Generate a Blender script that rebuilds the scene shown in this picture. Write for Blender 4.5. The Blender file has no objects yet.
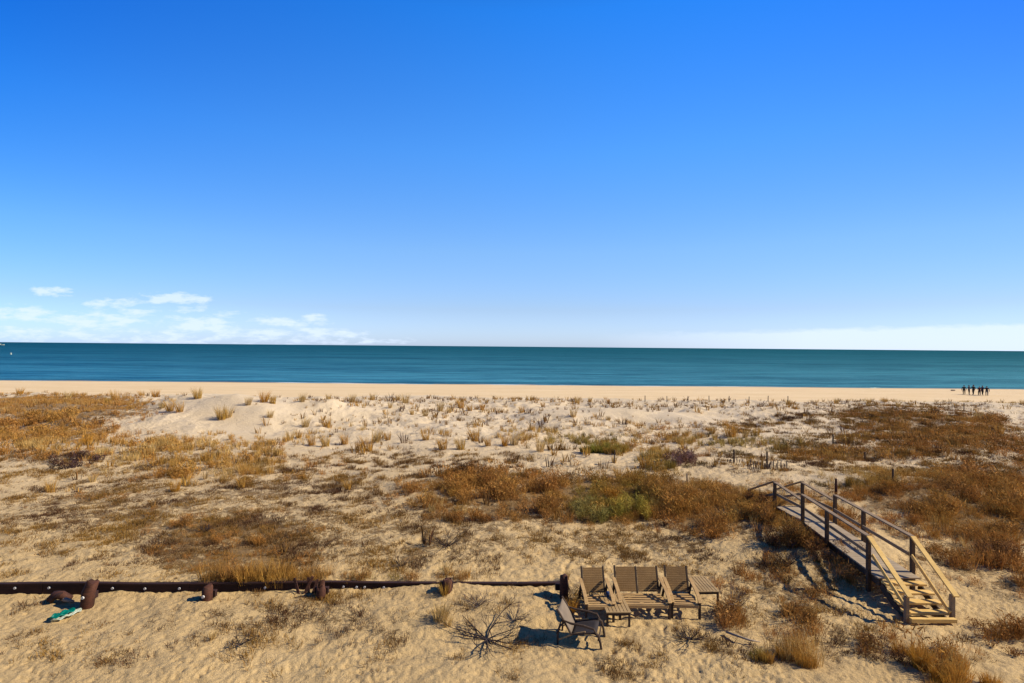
import bpy, bmesh, math, random
import numpy as np
from mathutils import Vector, Matrix

# ------------------------------------------------------------------ camera, sky, sun, exposure
scene = bpy.context.scene
scene.view_settings.view_transform = 'Standard'
scene.view_settings.look = 'None'
scene.view_settings.gamma = 1.0
scene.view_settings.use_curve_mapping = False
scene.view_settings.exposure = 0.6
scene.render.resolution_x, scene.render.resolution_y = 1024, 683

CAM_Z = 6.36
F = 512.0
PITCH = math.atan(5.0 / F)
ROLL = math.atan(9.0 / 1024)
fwd = Vector((0, math.cos(PITCH), math.sin(PITCH)))
up0 = Vector((0, -math.sin(PITCH), math.cos(PITCH)))
right0 = Vector((1, 0, 0))
right = right0 * math.cos(ROLL) + up0 * math.sin(ROLL)
up = up0 * math.cos(ROLL) - right0 * math.sin(ROLL)
cd = bpy.data.cameras.new('camera')
cam = bpy.data.objects.new('camera', cd)
scene.collection.objects.link(cam)
scene.camera = cam
cd.sensor_width = 36
cd.lens = 36 * F / 1024
cd.clip_start = 0.1
cd.clip_end = 200000
m = Matrix((right, up, -fwd)).transposed().to_4x4()
m.translation = Vector((0, 0, CAM_Z))
cam.matrix_world = m

SUN_EL, SUN_AZ = math.radians(36), math.radians(93)      # azimuth from +Y towards +X
world = bpy.data.worlds.new('World')
scene.world = world
world.use_nodes = True
nt = world.node_tree
N, L = nt.nodes, nt.links
bg = N['Background']
sky = N.new('ShaderNodeTexSky')
sky.sky_type = 'NISHITA'
sky.sun_disc = False
sky.sun_elevation = SUN_EL
sky.sun_rotation = SUN_AZ
sky.air_density = 1.0
sky.dust_density = 0.35
sky.ozone_density = 2.0


def wm(op, a, b=None, c=None, clamp=False):
    n = N.new('ShaderNodeMath'); n.operation = op; n.use_clamp = clamp
    for i, v in enumerate((a, b, c)):
        if v is None: continue
        if isinstance(v, (int, float)): n.inputs[i].default_value = v
        else: L.new(v, n.inputs[i])
    return n.outputs[0]


tc = N.new('ShaderNodeTexCoord')
sep = N.new('ShaderNodeSeparateXYZ'); L.new(tc.outputs['Generated'], sep.inputs[0])
dx, dy, dz = sep.outputs
# colour grade of the physical sky (clear deep blue; unseen upper sky darkened to deepen shadows)
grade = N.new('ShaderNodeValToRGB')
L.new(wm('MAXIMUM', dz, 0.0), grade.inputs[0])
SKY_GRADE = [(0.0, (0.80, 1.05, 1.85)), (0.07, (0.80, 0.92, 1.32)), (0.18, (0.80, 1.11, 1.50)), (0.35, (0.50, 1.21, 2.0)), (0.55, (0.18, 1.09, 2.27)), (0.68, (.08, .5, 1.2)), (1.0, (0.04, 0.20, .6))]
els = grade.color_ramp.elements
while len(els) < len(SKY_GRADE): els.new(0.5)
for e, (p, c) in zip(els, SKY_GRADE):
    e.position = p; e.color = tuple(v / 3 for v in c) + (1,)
mul = N.new('ShaderNodeMixRGB'); mul.blend_type = 'MULTIPLY'; mul.inputs[0].default_value = 1
L.new(sky.outputs[0], mul.inputs[1]); L.new(grade.outputs[0], mul.inputs[2])
sc2 = N.new('ShaderNodeVectorMath'); sc2.operation = 'SCALE'; sc2.inputs['Scale'].default_value = 3.0
L.new(mul.outputs[0], sc2.inputs[0])
# the side away from the sun is deeper
west = wm('MULTIPLY', wm('MULTIPLY', wm('POWER', wm('MAXIMUM', wm('MULTIPLY', dx, -1.0), 0.0), 2.0), wm('ADD', wm('MAXIMUM', dz, 0.0), 0.06)), 4.4, clamp=True)
wmx = N.new('ShaderNodeMixRGB'); wmx.blend_type = 'MULTIPLY'; L.new(west, wmx.inputs[0]); L.new(sc2.outputs[0], wmx.inputs[1]); wmx.inputs[2].default_value = (.10, .52, .78, 1)
east = wm('MULTIPLY', wm('MULTIPLY', wm('POWER', wm('MAXIMUM', dx, 0.0), 2.0), wm('ADD', wm('MAXIMUM', dz, 0.0), .14)), 3.8, clamp=True)
emx = N.new('ShaderNodeMixRGB'); emx.blend_type = 'MULTIPLY'; L.new(east, emx.inputs[0]); L.new(wmx.outputs[0], emx.inputs[1]); emx.inputs[2].default_value = (.40, .50, .68, 1)
rear_dim = wm('MULTIPLY', wm('SUBTRACT', -0.1, dy), 1.2, clamp=True)  # unseen sky behind the camera, dimmed to cut fill light and deepen shadows
imx = N.new('ShaderNodeMixRGB'); imx.blend_type = 'MULTIPLY'; L.new(rear_dim, imx.inputs[0]); L.new(emx.outputs[0], imx.inputs[1]); imx.inputs[2].default_value = (.4, .4, .4, 1)
# low clouds over the sea, laid out by compass direction
front = wm('GREATER_THAN', dy, 0.15)
yy = wm('MAXIMUM', dy, 0.15)
cu = wm('DIVIDE', dx, yy)
cv = wm('DIVIDE', dz, yy)
cmb = N.new('ShaderNodeCombineXYZ')
L.new(wm('MULTIPLY', cu, 22.0), cmb.inputs[0]); L.new(wm('MULTIPLY', cv, 75.0), cmb.inputs[1])
ns = N.new('ShaderNodeTexNoise'); ns.inputs['Scale'].default_value = 1.0; ns.inputs['Detail'].default_value = 7; ns.inputs['Roughness'].default_value = 0.62
L.new(cmb.outputs[0], ns.inputs['Vector'])
nse = wm('SUBTRACT', ns.outputs['Fac'], 0.5)
def hor(px): return 342 + 9 * px / 1024.0
tot = None
for (px, py, rx, ry, k) in [(50, 291.5, 26, 6, .8), (104, 304, 30, 6, .8), (132, 300, 18, 5, .7), (172, 299, 38, 6.5, .9), (190, 308, 20, 7, .7), (18, 313, 34, 8, .9),
                            (90, 320, 52, 7, .95), (130, 314, 30, 6, .7), (198, 325, 34, 9, .95), (250, 333, 60, 6, .8), (287, 323, 28, 6, .85),
                            (312, 321, 22, 7, .7), (320, 333, 50, 6, .8), (60, 334, 120, 10, .62), (200, 338, 220, 8, .6), (170, 322, 170, 22, .42),
                            (360, 341, 60, 4, .6)]:
    u0, v0 = (px - 512) / F, (hor(px) - py) / F
    a = wm('MULTIPLY', wm('SUBTRACT', cu, u0), F / rx)
    b = wm('MULTIPLY', wm('SUBTRACT', cv, v0), F / ry)
    r2 = wm('ADD', wm('MULTIPLY', a, a), wm('MULTIPLY', b, b))
    g = wm('MULTIPLY', wm('DIVIDE', 1.0, wm('ADD', 1.0, wm('MULTIPLY', r2, r2))), k)
    tot = g if tot is None else wm('MAXIMUM', tot, g)
cl_left = wm('MULTIPLY', wm('SUBTRACT', wm('ADD', tot, wm('MULTIPLY', wm('MULTIPLY', nse, 3.2), wm('MULTIPLY', tot, 2.0, clamp=True))), 0.40), 1.6, clamp=True)
# long bank at the right: its top rises towards the right
top = wm('MULTIPLY_ADD', cu, 0.034, 0.022)
bank = wm('SUBTRACT', wm('ADD', top, wm('MULTIPLY', nse, 0.022)), cv)
bank = wm('MULTIPLY', bank, 110.0, clamp=True)
fade = wm('MULTIPLY', wm('SUBTRACT', cu, 0.16), 2.4, clamp=True)
bank = wm('MULTIPLY', wm('MULTIPLY', bank, fade), 0.74)
cloud = wm('MULTIPLY', wm('MAXIMUM', wm('MULTIPLY', cl_left, 0.72), bank), front)
cloud = wm('MULTIPLY', cloud, wm('GREATER_THAN', dz, -0.02))
mixc = N.new('ShaderNodeMixRGB'); L.new(cloud, mixc.inputs[0]); L.new(imx.outputs[0], mixc.inputs[1])
mixc.inputs[2].default_value = (6.6, 7.6, 9.1, 1)
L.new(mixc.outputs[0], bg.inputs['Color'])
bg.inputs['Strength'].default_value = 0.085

sd = bpy.data.lights.new('sun', 'SUN')
sun = bpy.data.objects.new('sun', sd)
scene.collection.objects.link(sun)
sd.energy = 4.6
sd.angle = math.radians(0.5)
sd.color = (1.0, 0.90, 0.74)
sv = Vector((math.sin(SUN_AZ) * math.cos(SUN_EL), math.cos(SUN_AZ) * math.cos(SUN_EL), math.sin(SUN_EL)))
sun.rotation_euler = sv.to_track_quat('Z', 'Y').to_euler()
sun.location = sv * 60

# ------------------------------------------------------------------ numpy helpers
rng = np.random.default_rng(11)
random.seed(5)


def _h(ix, iy, s):
    n = (ix.astype(np.int64) * 374761393 + iy.astype(np.int64) * 668265263 + s * 1274126177) & 0xffffffff
    n = ((n ^ (n >> 13)) * 1274126177) & 0xffffffff
    return ((n ^ (n >> 16)) & 0xffffff) / float(0xffffff)


def vn(x, y, s=0):
    ix, iy = np.floor(x), np.floor(y)
    fx, fy = x - ix, y - iy
    fx = fx * fx * (3 - 2 * fx); fy = fy * fy * (3 - 2 * fy)
    a, b, c, d = _h(ix, iy, s), _h(ix + 1, iy, s), _h(ix, iy + 1, s), _h(ix + 1, iy + 1, s)
    return (a * (1 - fx) + b * fx) * (1 - fy) + (c * (1 - fx) + d * fx) * fy


def fbm(x, y, s=0, o=4, r=0.5):
    t, a, tot = 0, 1, 0
    for i in range(o):
        t = t + a * (vn(x * 2 ** i + 17.3 * i, y * 2 ** i - 9.1 * i, s + i) - 0.5); tot += a; a *= r
    return t / tot * 2


def pocks(x, y, cell, s):
    """footprint-like hollows scattered over the sand, depth 0..1"""
    out = np.zeros_like(x)
    ix, iy = np.floor(x / cell), np.floor(y / cell)
    for ox in (-1, 0, 1):
        for oy in (-1, 0, 1):
            cx, cy = ix + ox, iy + oy
            jx = (cx + _h(cx, cy, s)) * cell; jy = (cy + _h(cx, cy, s + 1)) * cell
            an = _h(cx, cy, s + 2) * 6.283
            r = cell * (0.20 + 0.16 * _h(cx, cy, s + 3))
            u = (x - jx) * np.cos(an) + (y - jy) * np.sin(an); v = -(x - jx) * np.sin(an) + (y - jy) * np.cos(an)
            q = (u / (r * 1.5)) ** 2 + (v / (r * 0.8)) ** 2
            out = np.maximum(out, np.exp(-q * 1.6) - 0.45 * np.exp(-(np.sqrt(q) - 1.5) ** 2 * 5) * 0.5)
    return out


def sstep(a, b, x):
    t = np.clip((x - a) / (b - a), 0, 1)
    return t * t * (3 - 2 * t)


def wall_y(x): return 13.12 + (np.asarray(x) + 9.6) * 0.045


MOUNDS = [(-23, 43, 2.6, 3, .9), (-28.5, 45, 3, 2.5, .8), (-19.5, 41, 2.2, 2.5, .6), (-33, 40, 3, 2, .6), (-16, 44, 2.5, 2, .5), (3, 44, 3, 2.5, .4), (10, 46, 4, 2.5, .5), (16, 43, 3, 2, .4), (-27, 41, 6.5, 4.5, 1.05), (-18, 45, 6, 4, .9), (-36, 47, 9, 4, .8), (-12, 50, 6, 5, .55), (8, 47, 9, 4.5, .5), (20, 50, 7, 4, .6),
          (32, 46, 9, 5, .4), (14, 27, 5, 3, .25), (27, 33, 8, 5, .5), (-22, 27, 9, 4, .35), (3, 22, 8, 3, .3), (18, 22, 5, 4, .45), (45, 50, 12, 5, .4)]


def base_z(x, y):
    x = np.asarray(x, float); y = np.asarray(y, float)
    z = 0.30 * fbm(x / 9, y / 7, 3, 3) * sstep(14, 26, y)
    z = z + 0.07 * fbm(x / 2.2, y / 1.8, 9, 3)
    for (cx, cy, rx, ry, h) in MOUNDS:
        z = z + h * np.exp(-(((x - cx) / rx) ** 2 + ((y - cy) / ry) ** 2))
    # sand held back by the timber bulkhead
    lift = 0.245 - 0.012 * np.clip(x + 10, 0, 14)
    wy = wall_y(x)
    z = z + lift * sstep(0.0, 0.10, y - wy) * (1 - sstep(1.2, 3.2, x)) * (1 - 0.7 * sstep(6, 14, y - wy))
    z = z + (0.105 * sstep(-9.5, -1.5, x)) * sstep(11.2, 13.0, y) * (1 - sstep(1.5, 3.0, x)) * (1 - sstep(0, .1, y - wall_y(x))*.95)
    z = z + 0.35 * fbm(x / 5, y / 5, 31, 3) * sstep(30, 40, y) * (1 - sstep(56, 64, y))
    z = z + 0.17 * sstep(48, 57, y) * (1 - sstep(58, 66, y))
    # hillocks trimmed near stairs and furniture
    z = np.where(y < 13, z * (0.35 + 0.65 * sstep(3, 12, y) * 0.6), z)
    z = z + .42 * np.exp(-(((x - 9.6) / 2.6) ** 2 + ((y - 18.0) / 3.3) ** 2) ** 1.5)
    dk = sstep(9.2, 9.5, x) * (1 - sstep(10.9, 11.3, x)) * sstep(12.5, 13, y) * (1 - sstep(19.2, 19.6, y))
    z = np.where(dk > 0, z * (1 - dk) + np.minimum(z, .56 - .16) * dk, z)
    cr = 60 + 5 * fbm(x / 14, y * 0, 41, 2)
    b = -2.3 * sstep(cr, cr + 20, y)
    fore = -1.05 * sstep(100, 135, y) - 0.012 * np.clip(y - 133, 0, 1e4)
    z = z * (1 - sstep(cr + 4, cr + 22, y)) + b + np.maximum(fore, -10) + 0.05 * fbm(x / 12, y / 4, 51, 2) * sstep(85, 95, y)
    return z


def ground_z(x, y):
    return base_z(x, y)


# pixel <-> place: only used to work out where in the world a thing of the photograph stands
R3 = np.array([list(right), list(up), list(fwd)])


def project(x, y, z):
    p = np.stack([x, y, z - CAM_Z], -1) @ R3.T
    d = np.maximum(p[..., 2], 1e-3)
    return 512 + F * p[..., 0] / d, 341.5 - F * p[..., 1] / d, p[..., 2]


def at(px, py, z=None, extra=0.0):
    d = Vector(right) * ((px - 512) / F) + Vector(up) * ((341.5 - py) / F) + Vector(fwd)
    if z is None:
        zz = 0.0
        t = 20.0
        # march to the ground
        t = 5.0
        while t < 400:
            q = d * t
            if CAM_Z + q.z <= float(ground_z(q.x, q.y)) + extra: break
            t *= 1.004
        q = d * t
        return Vector((q.x, q.y, float(ground_z(q.x, q.y))))
    t = (z - CAM_Z) / d.z
    return Vector((d.x * t, d.y * t, z))


# ------------------------------------------------------------------ plant cover maps (real places on the dune)
def cover(px, py, blobs):
    t = np.zeros_like(px)
    for (cx, cy, rx, ry, k) in blobs:
        q = ((px - cx) / rx) ** 2 + ((py - cy) / ry) ** 2
        t = np.maximum(t, k / (1 + q ** 3))
    return t


BRUSH = [(600, 500, 195, 27, .95), (480, 487, 80, 20, .85), (720, 512, 85, 24, .95), (655, 470, 22, 14, .6), (930, 425, 100, 16, .9), (880, 412, 60, 7, .8),
         (960, 445, 90, 18, .8), (1000, 500, 110, 50, .95), (930, 495, 90, 22, .9), (1000, 410, 40, 3, .3), (960, 560, 70, 25, .7), (760, 470, 30, 8, .5), (850, 455, 70, 7, .9), (810, 448, 45, 8, .8),
         (830, 530, 45, 22, .85), (700, 432, 90, 9, .5), (800, 608, 32, 26, .62), (850, 570, 25, 14, .6), (885, 645, 35, 12, .65), (725, 600, 18, 26, .5),
         (1005, 634, 26, 6, .95), (60, 408, 110, 15, .95), (40, 430, 90, 18, .85), (735, 600, 22, 30, .65), (790, 640, 30, 14, .6), (760, 575, 40, 18, .5), (170, 455, 90, 20, .55), (25, 455, 60, 8, .7), (230, 545, 85, 40, .64), (250, 570, 95, 14, .62), (170, 465, 90, 16, .6), (300, 475, 70, 16, .42), (140, 510, 120, 20, .30),
         (250, 455, 60, 14, .5), (640, 440, 80, 12, .5), (550, 440, 50, 9, .3), (930, 660, 45, 16, .8), (1010, 590, 30, 15, .7), (700, 455, 18, 9, .5)]
GRASS = [(45, 408, 90, 13, .95), (110, 402, 60, 6, .7), (165, 455, 75, 18, 1.0), (235, 465, 60, 20, .95), (60, 440, 70, 14, .8), (120, 440, 30, 12, .6), (205, 440, 40, 8, .6), (600, 440, 42, 11, .8),
         (620, 445, 24, 12, .9), (545, 438, 60, 10, .75), (640, 425, 90, 8, .6), (560, 420, 60, 8, .45), (660, 462, 22, 15, .9), (700, 440, 60, 9, .85), (760, 443, 45, 7, .8), (860, 482, 55, 10, .9), (860, 455, 60, 5, .6),
         (900, 475, 60, 10, .6), (680, 495, 110, 20, .6), (780, 520, 60, 20, .6), (980, 520, 70, 40, .5), (250, 577, 120, 5, .5), (380, 580, 60, 4, .6), (940, 668, 38, 15, 1.0), (800, 655, 22, 10, .9),
         (340, 430, 60, 7, .35), (480, 436, 80, 8, .4), (60, 392, 150, 4, .25), (380, 398, 160, 6, .14), (480, 407, 160, 10, .16), (860, 396, 80, 2.5, .6), (960, 395, 60, 3, .25), (700, 404, 130, 8, .12),
         (940, 430, 100, 14, .3), (490, 500, 90, 20, .3), (815, 610, 35, 25, .3), (290, 440, 40, 8, .6)]
LITTER = [(235, 545, 100, 42, .66), (140, 515, 170, 45, .50), (400, 535, 150, 36, .48), (300, 490, 110, 22, .48), (620, 545, 110, 16, .5), (790, 590, 60, 50, .5), (500, 640, 540, 50, .20), (165, 620, 20, 8, .40), (200, 640, 12, 10, .38), (245, 640, 20, 12, .40), (30, 640, 30, 8, .38), (110, 662, 25, 6, .40), (300, 605, 40, 10, .40), (345, 600, 40, 8, .40), (385, 635, 30, 10, .40), (420, 610, 50, 12, .36), (740, 625, 40, 25, .40), (640, 560, 100, 14, .38), (40, 610, 30, 6, .36), (660, 640, 40, 12, .36), (150, 520, 210, 60, .38), (400, 540, 160, 40, .36), (60, 560, 120, 22, .3), (230, 545, 100, 40, .40), (600, 545, 150, 20, .42), (420, 470, 160, 20, .3), (780, 560, 70, 40, .36), (300, 500, 120, 24, .45),
          (900, 460, 130, 50, .36), (500, 600, 150, 15, .3), (280, 615, 110, 14, .4), (370, 625, 60, 12, .32), (110, 650, 50, 8, .25), (460, 545, 60, 14, .4), (700, 630, 70, 20, .3),
          (840, 640, 60, 25, .4), (640, 545, 80, 16, .45), (50, 480, 80, 30, .35), (850, 425, 150, 12, .3), (730, 462, 60, 12, .25)]
GREENB = [(592, 502, 26, 20, 1.0), (632, 500, 26, 20, .9), (660, 470, 40, 14, .6), (600, 441, 30, 8, .7), (340, 580, 90, 6, .6), (445, 568, 8, 5, .7), (745, 445, 60, 9, .5), (860, 482, 60, 8, .3), (565, 440, 30, 8, .5)]


BARE = [(190, 424, 34, 9, 1), (225, 408, 30, 9, 1), (250, 420, 22, 9, 1), (275, 407, 22, 7, .9), (560, 410, 50, 4, .9), (610, 414, 60, 4, .9), (690, 418, 60, 5, 1), (800, 431, 36, 6, .9), (810, 478, 60, 5, .8), (720, 478, 35, 9, .7), (200, 660, 60, 25, .9), (30, 675, 60, 10, .8), (330, 670, 80, 14, .8)]


def cover_at(x, y, z):
    px, py, d = project(x, y, z)
    px = np.clip(px, -20, 1044); py = np.clip(py, 380, 690)
    return px, py


# ------------------------------------------------------------------ mesh building
C = scene.collection


def link_mesh(name, me, mat=None, parent=None, loc=None):
    o = bpy.data.objects.new(name, me)
    C.objects.link(o)
    if mat is not None:
        for mm in (mat if isinstance(mat, (list, tuple)) else [mat]): me.materials.append(mm)
    if parent is not None: o.parent = parent
    if loc is not None: o.location = loc
    return o


def tri_mesh(name, V, T, col=None, smooth=False):
    me = bpy.data.meshes.new(name)
    V = np.ascontiguousarray(V, np.float32); T = np.ascontiguousarray(T, np.int32)
    k = T.shape[1]
    me.vertices.add(len(V)); me.vertices.foreach_set('co', V.ravel())
    me.loops.add(T.size); me.loops.foreach_set('vertex_index', T.ravel())
    me.polygons.add(len(T)); me.polygons.foreach_set('loop_start', np.arange(0, T.size, k, dtype=np.int32))
    if smooth: me.polygons.foreach_set('use_smooth', np.ones(len(T), bool))
    me.update(calc_edges=True)
    if col is not None:
        at_ = me.color_attributes.new('tint', 'FLOAT_COLOR', 'POINT')
        c4 = np.ones((len(V), 4), np.float32); c4[:, :3] = col
        at_.data.foreach_set('color', c4.ravel())
    return me


def props(o, label=None, cat=None, group=None, kind=None):
    if label: o['label'] = label
    if cat: o['category'] = cat
    if group: o['group'] = group
    if kind: o['kind'] = kind
    return o


def empty(name, loc, rz=0.0, rx=0.0, ry=0.0):
    o = bpy.data.objects.new(name, None); C.objects.link(o)
    o.location = loc; o.rotation_euler = (rx, ry, rz); o.empty_display_size = 0.2
    return o


# ------------------------------------------------------------------ materials
def mat_new(name):
    m_ = bpy.data.materials.new(name); m_.use_nodes = True
    return m_, m_.node_tree, m_.node_tree.nodes['Principled BSDF']


def wood(name, c1, c2, rough=0.8, grain=(3, 40, 40), bump=0.25):
    m_, t, p = mat_new(name)
    co = t.nodes.new('ShaderNodeTexCoord'); mp = t.nodes.new('ShaderNodeMapping'); mp.inputs['Scale'].default_value = grain
    n1 = t.nodes.new('ShaderNodeTexNoise'); n1.inputs['Scale'].default_value = 1.0; n1.inputs['Detail'].default_value = 6
    n2 = t.nodes.new('ShaderNodeTexNoise'); n2.inputs['Scale'].default_value = 2.3; n2.inputs['Detail'].default_value = 3
    r = t.nodes.new('ShaderNodeValToRGB'); r.color_ramp.elements[0].position = .32; r.color_ramp.elements[1].position = .68
    r.color_ramp.elements[0].color = (*c1, 1); r.color_ramp.elements[1].color = (*c2, 1)
    ad = t.nodes.new('ShaderNodeMath'); ad.operation = 'MULTIPLY_ADD'; ad.inputs[1].default_value = 0.5
    t.links.new(co.outputs['Object'], mp.inputs[0]); t.links.new(mp.outputs[0], n1.inputs[0]); t.links.new(co.outputs['Object'], n2.inputs[0])
    hl = t.nodes.new('ShaderNodeMath'); hl.operation = 'MULTIPLY'; hl.inputs[1].default_value = 0.5
    t.links.new(n2.outputs[0], hl.inputs[0]); t.links.new(n1.outputs[0], ad.inputs[0]); t.links.new(hl.outputs[0], ad.inputs[2])
    t.links.new(ad.outputs[0], r.inputs[0]); t.links.new(r.outputs[0], p.inputs['Base Color'])
    b = t.nodes.new('ShaderNodeBump'); b.inputs['Strength'].default_value = bump; b.inputs['Distance'].default_value = 0.01
    t.links.new(n1.outputs[0], b.inputs['Height']); t.links.new(b.outputs[0], p.inputs['Normal'])
    p.inputs['Roughness'].default_value = rough; p.inputs['Specular IOR Level'].default_value = 0.25
    return m_


def plain(name, c, rough=0.7, var=0.25, spec=0.3):
    return wood(name, tuple(v * (1 - var) for v in c), tuple(v * (1 + var) for v in c), rough, (6, 6, 6), 0.1)


M_deck = wood('weathered_deck_wood', (.23, .17, .10), (.42, .32, .20))
M_rail = wood('weathered_rail_wood', (.15, .10, .055), (.30, .21, .12))
M_post = wood('dark_post_wood', (.045, .028, .017), (.10, .062, .036))
M_new = wood('tan_stair_wood', (.52, .32, .09), (.76, .50, .16))
M_bulk = wood('dark_bulkhead_timber', (.012, .006, .006), (.045, .018, .013))
M_pile = wood('red_brown_pile_timber', (.018, .008, .006), (.11, .04, .02))
M_chair = wood('brown_chair_wood', (.17, .092, .032), (.28, .165, .06), grain=(40, 3, 40))
M_slat = wood('tan_seat_wood', (.32, .19, .075), (.50, .32, .13))
M_frame = wood('dark_frame_wood', (.035, .022, .014), (.075, .048, .03))
M_tab = wood('grey_table_wood', (.24, .155, .065), (.40, .27, .12), grain=(3, 40, 40))
M_sling = plain('charcoal_weave', (.028, .022, .02), .8)
M_slingb = plain('grey_brown_weave', (.17, .13, .09), .8)
M_bolt = plain('pale_galvanised_metal', (.55, .53, .48), .5, .1)
M_teal = plain('teal_plastic', (.0, .15, .11), .4, .5)
M_white = plain('white_plastic', (.40, .43, .33), .5, .12)
M_navy = plain('navy_plastic', (.02, .05, .14), .4)
M_dark = plain('near_black_cloth', (.012, .012, .016), .85)
M_cloth2 = plain('dark_blue_cloth', (.02, .025, .05), .85)
M_cloth3 = plain('dark_red_cloth', (.06, .012, .012), .85)
M_skin = plain('skin', (.38, .22, .15), .6, .1)
M_hair = plain('dark_hair', (.02, .013, .009), .7)
M_twig = plain('dark_twig_bark', (.035, .024, .022), .9)
M_twig2 = plain('grey_twig_bark', (.10, .075, .065), .9)
M_drift = wood('grey_driftwood', (.16, .12, .09), (.34, .27, .2))


def foliage(name, rough=0.85, trans=0.22):
    m_, t, p = mat_new(name)
    a = t.nodes.new('ShaderNodeVertexColor'); a.layer_name = 'tint'
    t.links.new(a.outputs[0], p.inputs['Base Color'])
    p.inputs['Roughness'].default_value = rough; p.inputs['Specular IOR Level'].default_value = 0.15
    tr = t.nodes.new('ShaderNodeBsdfTranslucent'); t.links.new(a.outputs[0], tr.inputs[0])
    mx = t.nodes.new('ShaderNodeMixShader'); mx.inputs[0].default_value = trans
    out = t.nodes['Material Output']
    t.links.new(p.outputs[0], mx.inputs[1]); t.links.new(tr.outputs[0], mx.inputs[2]); t.links.new(mx.outputs[0], out.inputs[0])
    return m_


M_fol = foliage('dry_foliage')

# sand
M_sand, t, p = mat_new('sand')
tl = t.links
co = t.nodes.new('ShaderNodeTexCoord')
def tnoise(scale, det=5, rough=.55, vec=None, stretch=None):
    n = t.nodes.new('ShaderNodeTexNoise'); n.inputs['Scale'].default_value = scale; n.inputs['Detail'].default_value = det; n.inputs['Roughness'].default_value = rough
    src = co.outputs['Object']
    if stretch:
        mp = t.nodes.new('ShaderNodeMapping'); mp.inputs['Scale'].default_value = stretch[0]; mp.inputs['Rotation'].default_value = (0, 0, stretch[1]); tl.new(src, mp.inputs[0]); src = mp.outputs[0]
    tl.new(src, n.inputs['Vector']); return n.outputs['Fac']
def tmath(op, a, b=None, c=None, clamp=False):
    n = t.nodes.new('ShaderNodeMath'); n.operation = op; n.use_clamp = clamp
    for i, v in enumerate((a, b, c)):
        if v is None: continue
        if isinstance(v, (int, float)): n.inputs[i].default_value = v
        else: tl.new(v, n.inputs[i])
    return n.outputs[0]
def tmix(f, a, b):
    n = t.nodes.new('ShaderNodeMixRGB')
    for i, v in enumerate((f, a, b)):
        if isinstance(v, tuple): n.inputs[i].default_value = (*v, 1)
        elif isinstance(v, (int, float)): n.inputs[i].default_value = v
        else: tl.new(v, n.inputs[i])
    return n.outputs[0]
att = t.nodes.new('ShaderNodeVertexColor'); att.layer_name = 'tint'
asep = t.nodes.new('ShaderNodeSeparateColor'); tl.new(att.outputs[0], asep.inputs[0])
lit_, pale_, wet_ = asep.outputs
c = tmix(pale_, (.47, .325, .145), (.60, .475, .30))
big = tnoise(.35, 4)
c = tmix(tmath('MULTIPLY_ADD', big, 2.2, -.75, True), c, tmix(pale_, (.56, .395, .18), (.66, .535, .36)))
fine = tnoise(55, 3, .7)
c = tmix(tmath('MULTIPLY', tmath('MULTIPLY_ADD', fine, 3.0, -1.15, True), .45), c, (.30, .20, .10))
# plant litter and dead stems lying on the sand
l1 = tmath('ADD', tmath('MULTIPLY', tnoise(5.5, 8, .72), .6), tmath('MULTIPLY', tnoise(17, 5, .7, stretch=((1, 1.8, 1), .5)), .4)); l2 = tnoise(1.3, 4, .6); 
lm = tmath('ADD', tmath('MULTIPLY', l1, 1.0), tmath('MULTIPLY', l2, .55))
lmask = tmath('MULTIPLY', tmath('SUBTRACT', tmath('ADD', lm, tmath('MULTIPLY', lit_, .45)), 1.07), 14.0, clamp=True)
lcol = tmix(tnoise(23, 4, .7), (.07, .034, .013), (.26, .15, .05))
c = tmix(tmath('MULTIPLY', lmask, .85), c, lcol)
gsep = t.nodes.new('ShaderNodeSeparateXYZ'); tl.new(co.outputs['Object'], gsep.inputs[0])
far_ = tmath('MULTIPLY', tmath('SUBTRACT', gsep.outputs[1], 72.0), .1, clamp=True)
bcol = tmix(tnoise(.3, 4, .6, stretch=((.25, 1.6, 1), 0)), (.58, .395, .19), (.76, .59, .35))
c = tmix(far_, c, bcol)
c = tmix(wet_, c, (.26, .20, .14))
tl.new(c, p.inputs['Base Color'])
p.inputs['Roughness'].default_value = .95; p.inputs['Specular IOR Level'].default_value = .12
h = tmath('ADD', tmath('MULTIPLY', tnoise(7, 7, .68), .055), tmath('MULTIPLY', tnoise(26, 4, .7), .016))
h = tmath('ADD', h, tmath('MULTIPLY', tnoise(3.0, 5, .6, stretch=((1.0, 3.2, 1), .5)), .05))
h = tmath('ADD', h, tmath('MULTIPLY', lmask, .02))
h = tmath('MULTIPLY', h, tmath('SUBTRACT', 1.0, tmath('MULTIPLY', wet_, .95)))
bp = t.nodes.new('ShaderNodeBump'); bp.inputs['Strength'].default_value = 1.0; bp.inputs['Distance'].default_value = 1.0
tl.new(h, bp.inputs['Height']); tl.new(bp.outputs[0], p.inputs['Normal'])

# ------------------------------------------------------------------ ground sheet
ys = [7.0]
while ys[-1] < 150: ys.append(ys[-1] * 1.0038)
ys = np.array([-400, -150, -60, -25, -10, -3, 0, 2, 3.5, 5, 5.8, 6.4] + ys + [170, 210, 260, 330, 420, 600, 900])
nu = 1080
us = np.concatenate([[-40, -12, -5, -3, -2.2, -1.7, -1.35, -1.15], np.linspace(-1, 1, nu), [1.15, 1.35, 1.7, 2.2, 3, 5, 12, 40]])
YY, UU = np.meshgrid(ys, us, indexing='ij')
XX = UU * (1.12 * np.maximum(YY, 4) + 4)
ZZ = base_z(XX, YY)
near = 1 - sstep(26, 50, YY)
land = 1 - sstep(60, 75, YY)
d1 = pocks(XX, YY, 0.40, 101) * 0.045 * sstep(-.3, .35, fbm(XX / 3, YY / 3, 61, 2) + .12)
d2 = pocks(XX + 5, YY + 3, 0.23, 201) * 0.026
ca, sa = math.cos(.55), math.sin(.55)
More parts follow.
